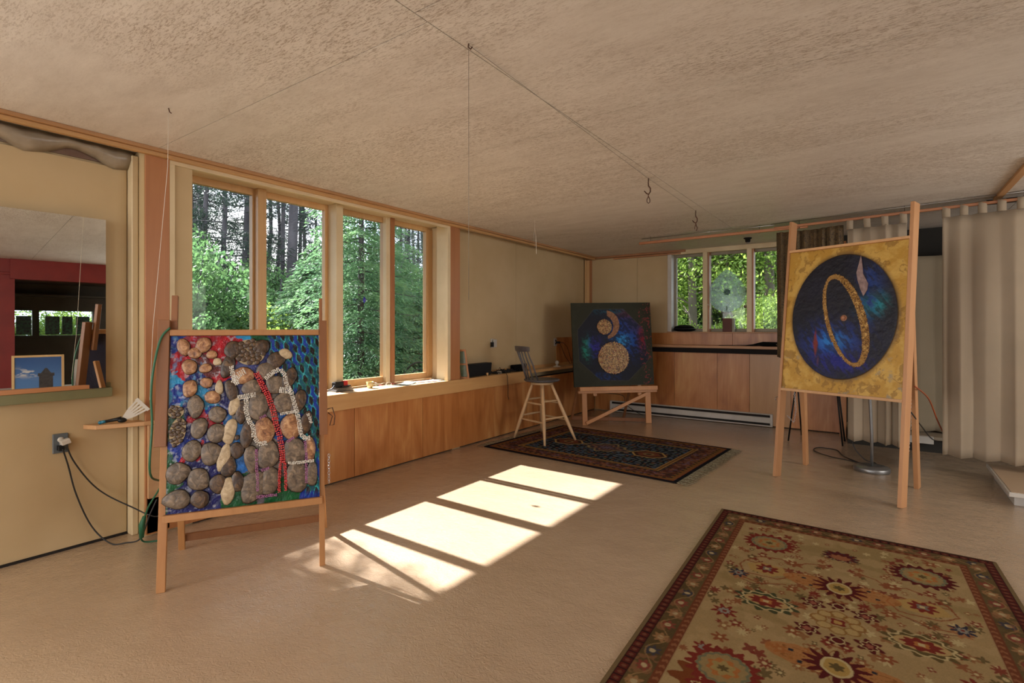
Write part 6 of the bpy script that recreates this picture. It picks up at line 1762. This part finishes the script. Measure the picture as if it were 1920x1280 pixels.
def conifer_proto(name, label, mat, seed, H=6.0, R_=1.3, group=None, dens=9):
    """drooping boughs in whorls round a trunk"""
    g = np.random.default_rng(seed); rr = random.Random(seed)
    t = thing(name, (0, 0, 0), label, 'tree', group)
    Cs, Ds, Ls = [], [], []
    nb = 150
    br_ = MB()
    for b in range(nb):
        f = b / nb
        z = 0.15 + H * 0.97 * f
        rl = R_ * (1 - f) ** 0.75 * rr.uniform(0.75, 1.1) + 0.08
        a = b * 2.39996
        dirh = np.array([math.cos(a), math.sin(a), 0]); side = np.array([-math.sin(a), math.cos(a), 0])
        m = int(dens * rl * 24) + 24
        s = g.uniform(0.12, 1, m)
        w = g.normal(size=m) * 0.20 * rl * np.sqrt(s)
        P_ = np.array([0, 0, z]) + dirh * (rl * s)[:, None] + side * w[:, None] + np.array([0, 0, 1.0]) * (-0.28 * rl * s ** 2 + 0.10 * rl * s - 0.35 * np.abs(w) + g.normal(size=m) * 0.03)[:, None]
        Cs.append(P_); Ds.append(dirh * 0.8 + side * np.sign(w)[:, None] * 0.8 + np.array([0, 0, -0.45]) + g.normal(size=(m, 3)) * 0.25); Ls.append(g.uniform(0.045, 0.095, m))
        if b % 2 == 0:
            br_.tube([(0, 0, z), (dirh[0] * rl * 0.9, dirh[1] * rl * 0.9, z - 0.12 * rl)], [0.012, 0.004], 4, False)
    C = np.vstack(Cs); D = np.vstack(Ds); L_ = np.concatenate(Ls)
    leaves_mesh('foliage', C, D, L_, L_ * 0.30, mat, t, seed)
    br_.build('branches', M['bark'], t)
    MB().tube([(0, 0, -0.3), (0.02, 0, H * 0.5), (0, 0, H)], [0.07, 0.045, 0.008], 8).build('trunk', M['bark'], t)
    return t

def pine_proto(name, label, seed, H=13.0, r=0.12, group=None, tufts=60, low=3.0):
    """tall bare trunk with dead side twigs and sparse needle tufts"""
    g = np.random.default_rng(seed); rr = random.Random(seed)
    t = thing(name, (0, 0, 0), label, 'tree', group)
    bend = [Vector((rr.uniform(-.1, .1), rr.uniform(-.1, .1), H * k / 6)) for k in range(7)]
    bend[0] = Vector((0, 0, -0.4))
    MB().tube(bend, [r * (1.12 - 0.75 * k / 6) for k in range(7)], 10).build('trunk', M['bark'], t)
    tw = MB(); Cs, Ds = [], []
    for k in range(tufts):
        z = low + (H - low) * (k / tufts) ** 0.9
        a = rr.uniform(0, 2 * PI); L_ = rr.uniform(0.35, 1.5) * (1.15 - 0.5 * k / tufts)
        p0 = Vector((0, 0, z)); p1 = p0 + Vector((math.cos(a) * L_ * 0.6, math.sin(a) * L_ * 0.6, rr.uniform(-0.12, 0.10)))
        p2 = p0 + Vector((math.cos(a + rr.uniform(-.3, .3)) * L_, math.sin(a) * L_, rr.uniform(-0.30, 0.15)))
        tw.tube([p0, p1, p2], [0.014, 0.009, 0.004], 4, False)
        m = int(70 * L_)
        s = g.uniform(0.3, 1.05, m)
        A = np.array(p0)[None] * (1 - s[:, None]) + np.array(p2)[None] * s[:, None]
        Cs.append(A + g.normal(size=(m, 3)) * np.array([0.13, 0.13, 0.055])); Ds.append(g.normal(size=(m, 3)))
    tw.build('branches', M['bark'], t)
    C = np.vstack(Cs); D = np.vstack(Ds)
    leaves_mesh('foliage', C, D, g.uniform(0.08, 0.16, len(C)), np.full(len(C), 0.022), M['needle'], t, seed)
    return t

GP = 'tall thin pines beyond the window strip'
pine_a = pine_proto('pine_tree', 'tall thin dark pine standing against the bright sky beyond the windows', 21, 14, 0.062, GP, 120, 2.4)
pine_b = pine_proto('pine_tree', 'tall thin dark pine standing against the bright sky beyond the windows', 22, 15, 0.078, GP, 130, 3.0)
def at_pixel_dir(u, X):
    a = (u - 960) / 975.0
    rx, ry = -0.5765 + 0.8171 * a, 0.8171 + 0.5765 * a
    return X, X * ry / rx
pines = [(347, -17), (355, -20), (363, -15.5), (372, -21), (380, -18), (389, -15), (418, -14), (456, -16), (467, -17.5), (504, -19), (520, -16), (535, -15), (562, -18), (573, -17), (590, -18), (702, -18), (750, -15), (758, -18), (765, -16), (773, -20), (783, -16), (794, -18), (360, -26), (384, -26)]
ORD = ['first', 'second', 'third', 'fourth', 'fifth', 'sixth', 'seventh', 'eighth', 'ninth', 'tenth', 'eleventh', 'twelfth', 'thirteenth', 'fourteenth', 'fifteenth', 'sixteenth', 'seventeenth', 'eighteenth', 'nineteenth', 'twentieth']
def win_of(u): return 1 if u < 480 else 2 if u < 620 else 3 if u < 730 else 4
def ordinal_labels(us, what):
    out = [None] * len(us)
    for w in (1, 2, 3, 4):
        idx = sorted([i for i, u in enumerate(us) if win_of(u) == w], key=lambda i: us[i])
        for n_, i in enumerate(idx): out[i] = '%s beyond the %s window, %s from its left edge' % (what, ORD[w - 1], ORD[n_])
    return out
pine_labels = ordinal_labels([p[0] for p in pines], 'tall thin dark pine')
first = {0: True, 1: True}
for i, (u, X) in enumerate(pines):
    x, y = at_pixel_dir(u, X)
    k = i % 2
    src = (pine_a, pine_b)[k]
    s = R.uniform(0.85, 1.2)
    loc = (x, y, gz(x, y))
    if first[k]:
        src.location = loc; first[k] = False; src['label'] = pine_labels[i]
    else:
        copy_tree(src, loc, R.uniform(0, 6.28), (s, s, R.uniform(0.9, 1.15)), pine_labels[i])
x, y = at_pixel_dir(547, -13.5)
big = pine_proto('pine_tree', 'thickest grey pine trunk seen through the second window', 25, 15, 0.14, None, 60, 3.2)
big.location = (x, y, gz(x, y))

hem = conifer_proto('hemlock', 'dense drooping hemlock filling the third window', M['leaf_dark'], 31, 6.4, 1.55, None, 13)
x, y = at_pixel_dir(676, -7.4)
hem.location = (x, y, -0.2)
hem2 = copy_tree(hem, (*at_pixel_dir(575, -9.6), 0), 1.7, (0.95, 0.95, 0.43), 'lower feathery hemlock filling the bottom of the second window')
copy_tree(hem, (-8.2, 1.62, -0.15), 0.4, (0.95, 0.95, 1.0), 'hemlock left of the window view that dapples the sunlight on the floor')
copy_tree(hem, (*at_pixel_dir(640, -12.5), 0.2), 3.1, (0.9, 0.9, 0.75), 'hemlock standing half hidden behind the dense hemlock, nearer the second window')
copy_tree(hem, (*at_pixel_dir(722, -9.8), 0), 4.0, (0.8, 0.8, 0.62), 'hemlock to the right of the dense one, behind the third window post')
copy_tree(hem, (*at_pixel_dir(786, -9.0), -0.1), 5.0, (0.6, 0.6, 0.36), 'small bushy hemlock at the right side of the fourth window')

GS = 'leafy shrubs below the pines beyond the windows'
sh1 = shrub_proto('leafy_shrub', 'mid green leafy shrub growing below the pines', M['leaf_mid'], 41, 18000, 1.5, 2.6, 0.085, GS)
sh2 = shrub_proto('leafy_shrub', 'bright green leafy shrub growing below the pines', M['leaf_bright'], 42, 18000, 1.4, 2.3, 0.085, GS + ', bright ones')
lows = [(352, -10.5, 0, 1.0), (385, -12.5, 1, 1.0), (420, -10.8, 1, 0.95), (455, -12, 0, 1.05), (478, -9.6, 1, 0.85), (505, -12, 0, 1.1), (540, -13, 1, 0.95), (345, -14, 0, 1.3), (405, -15, 0, 1.25), (440, -14.5, 0, 1.15), (600, -13, 0, 1.1), (625, -15, 0, 1.5), (705, -13, 0, 1.5), (742, -12, 1, 1.1), (768, -11, 1, 0.9), (660, -14, 0, 1.6), (790, -13, 0, 1.2), (690, -11, 0, 1.2), (330, -11, 0, 1.2), (375, -17, 0, 1.35), (480, -17, 0, 1.3), (520, -17, 0, 1.3), (570, -17, 0, 1.35), (760, -16, 0, 1.4), (735, -18, 0, 1.6), (810, -15, 0, 1.3), (365, -8.6, 0, 0.62), (430, -8.8, 1, 0.6)]
used = {0: False, 1: False}
shrub_labels = ordinal_labels([p[0] + p[1] * 0.001 for p in lows], 'leafy green shrub')
for i, (u, X, k, s) in enumerate(lows):
    x, y = at_pixel_dir(u, X)
    src = (sh1, sh2)[k]
    loc = (x, y, gz(x, y) - 0.1)
    if not used[k]:
        src.location = loc; src.scale = (s, s, s); used[k] = True; src['label'] = shrub_labels[i]
    else:
        copy_tree(src, loc, R.uniform(0, 6.28), (s, s, s * R.uniform(0.9, 1.1)), shrub_labels[i])
# beyond the back window
GB = 'bright leafy shrubs close behind the back window'
sh3 = shrub_proto('leafy_shrub', 'bright yellow-green shrub close behind the back window', M['leaf_bright'], 43, 18000, 1.2, 1.9, 0.062, GB)
def at_pixel_y(u, Y):
    a = (u - 960) / 975.0
    rx, ry = -0.5765 + 0.8171 * a, 0.8171 + 0.5765 * a
    return Y * rx / ry, Y
BU = [1285, 1340, 1395, 1440, 1475, 1310, 1420, 1255, 1375]
for i, (u, Y, s) in enumerate([(1285, 10.6, 0.74), (1340, 11.5, 0.82), (1395, 10.8, 0.86), (1440, 10.4, 0.98), (1475, 10.8, 1.05), (1310, 12.5, 0.8), (1420, 12.0, 1.05), (1255, 11.5, 0.9), (1375, 10.2, 0.62)]):
    x, y = at_pixel_y(u, Y)
    loc = (x, y, -0.15)
    lab_ = 'bright yellow-green shrub close behind the back window, %s from the left' % ORD[sorted(BU).index(u)]
    if i == 0: sh3.location = loc; sh3.scale = (s,) * 3; sh3['label'] = lab_
    else: copy_tree(sh3, loc, R.uniform(0, 6.28), (s, s, s * R.uniform(0.9, 1.15)), lab_)
GT = 'broad leafy trees behind the back window'
def broad_proto(seed, label):
    g = np.random.default_rng(seed); rr = random.Random(seed)
    t = thing('leafy_tree', (0, 0, 0), label, 'tree', GT)
    MB().tube([(0, 0, -0.3), (0.03, 0, 1.5), (-0.02, 0.05, 3.2), (0.05, 0, 5.0)], [0.12, 0.10, 0.08, 0.03], 10).build('trunk', M['bark_pale'], t)
    brn = MB(); Cs = []
    for k in range(34):
        z = rr.uniform(1.5, 5.0); a = rr.uniform(0, 2 * PI); L_ = rr.uniform(0.9, 2.3)
        p1 = Vector((math.cos(a) * L_, math.sin(a) * L_, z + rr.uniform(-0.1, 0.7)))
        brn.tube([(0, 0, z), p1 * 0.5 + Vector((0, 0, z * 0.5 + 0.08)), p1], [0.022, 0.014, 0.005], 5, False)
        m = 420
        Cs.append(np.array(p1) + g.normal(size=(m, 3)) * np.array([0.48, 0.48, 0.20]))
    brn.build('branches', M['bark_pale'], t)
    C = np.vstack(Cs)
    leaves_mesh('foliage', C, g.normal(size=C.shape), g.uniform(0.05, 0.10, len(C)), np.full(len(C), 0.045), M['leaf_bright'], t, seed)
    return t
bt = broad_proto(61, 'broad leafy tree with pale trunk behind the back window')
tr_ = [(1297, 12.2, 1.0, 0), (1365, 13.5, 1.05, 1.2), (1445, 12.6, 1.1, 2.2), (1330, 15.0, 1.2, 3.0), (1410, 16.0, 1.3, 4.0), (1480, 15.0, 1.3, 5.0), (1250, 14.5, 1.2, 0.6)]
for i, (u, Y, s, rz) in enumerate(tr_):
    x, y = at_pixel_y(u, Y)
    lab_ = 'broad leafy tree with pale trunk behind the back window, %s from the left' % ORD[sorted(q[0] for q in tr_).index(u)]
    if i == 0: bt.location = (x, y, -0.1); bt['label'] = lab_
    else: copy_tree(bt, (x, y, -0.1), rz, (s, s, s), lab_)
for (y, s) in ((0.6, 0.8), (2.2, 0.9), (3.8, 0.85)):
    copy_tree(sh2, (9.2, y, 0.2), y, (s, s, s), 'shrub outside the side room window in the mirror, %s from the mirror left edge' % {0.6: 'first', 2.2: 'second', 3.8: 'third'}[y], 'shrubs outside the side room')
for i, (u, Y, s) in enumerate([(1270, 18, 1.9), (1320, 19, 2.2), (1370, 18, 2.0), (1420, 19, 2.2), (1470, 18, 2.0), (1300, 23, 3.2), (1390, 24, 3.4), (1460, 23, 3.2), (1500, 20, 2.4), (1240, 20, 2.2)]):
    x, y = at_pixel_y(u, Y)
    copy_tree(sh1, (x, y, 0.0), R.uniform(0, 6.28), (s, s, s * 1.3), 'tall shrub of the far wood edge behind the back window, %s from the left' % ORD[sorted([1270, 1320, 1370, 1420, 1470, 1300, 1390, 1460, 1500, 1240]).index(u)], 'dark wood edge behind the back window')

# garden chair on the ground outside the fourth window
gc = thing('garden_chair', (-6.3, 6.2, -0.1), 'dark metal garden chair outside the fourth window', 'chair')
gx, gy = at_pixel_dir(787, -6.2)
GC = Vector((gx, gy, 0))
e1 = rt; e2 = dp
MB().tube([GC + e1 * (0.30 * math.cos(t)) * -1 + Vector((0, 0, 0.36 + 0.42 * math.sin(t))) for t in [i * PI / 12 for i in range(13)]], 0.014, 8).build('back_hoop', M['black'], gc)
MB().tube([GC + e1 * (0.22 * math.cos(t)) * -1 + Vector((0, 0, 0.36 + 0.30 * math.sin(t))) for t in [i * PI / 12 for i in range(13)]], 0.010, 8).build('inner_hoop', M['black'], gc)
MB().box(GC.x - 0.24, GC.x + 0.24, GC.y - 0.45, GC.y, 0.33, 0.36).build('seat', M['black'], gc, bevel=0.01)
for (a, b) in ((-0.22, -0.02), (0.22, -0.02), (-0.22, -0.43), (0.22, -0.43)):
    MB().tube([(GC.x + a, GC.y + b, 0.34), (GC.x + a * 1.1, GC.y + b, -0.15)], 0.013, 8).build('leg', M['black'], gc)
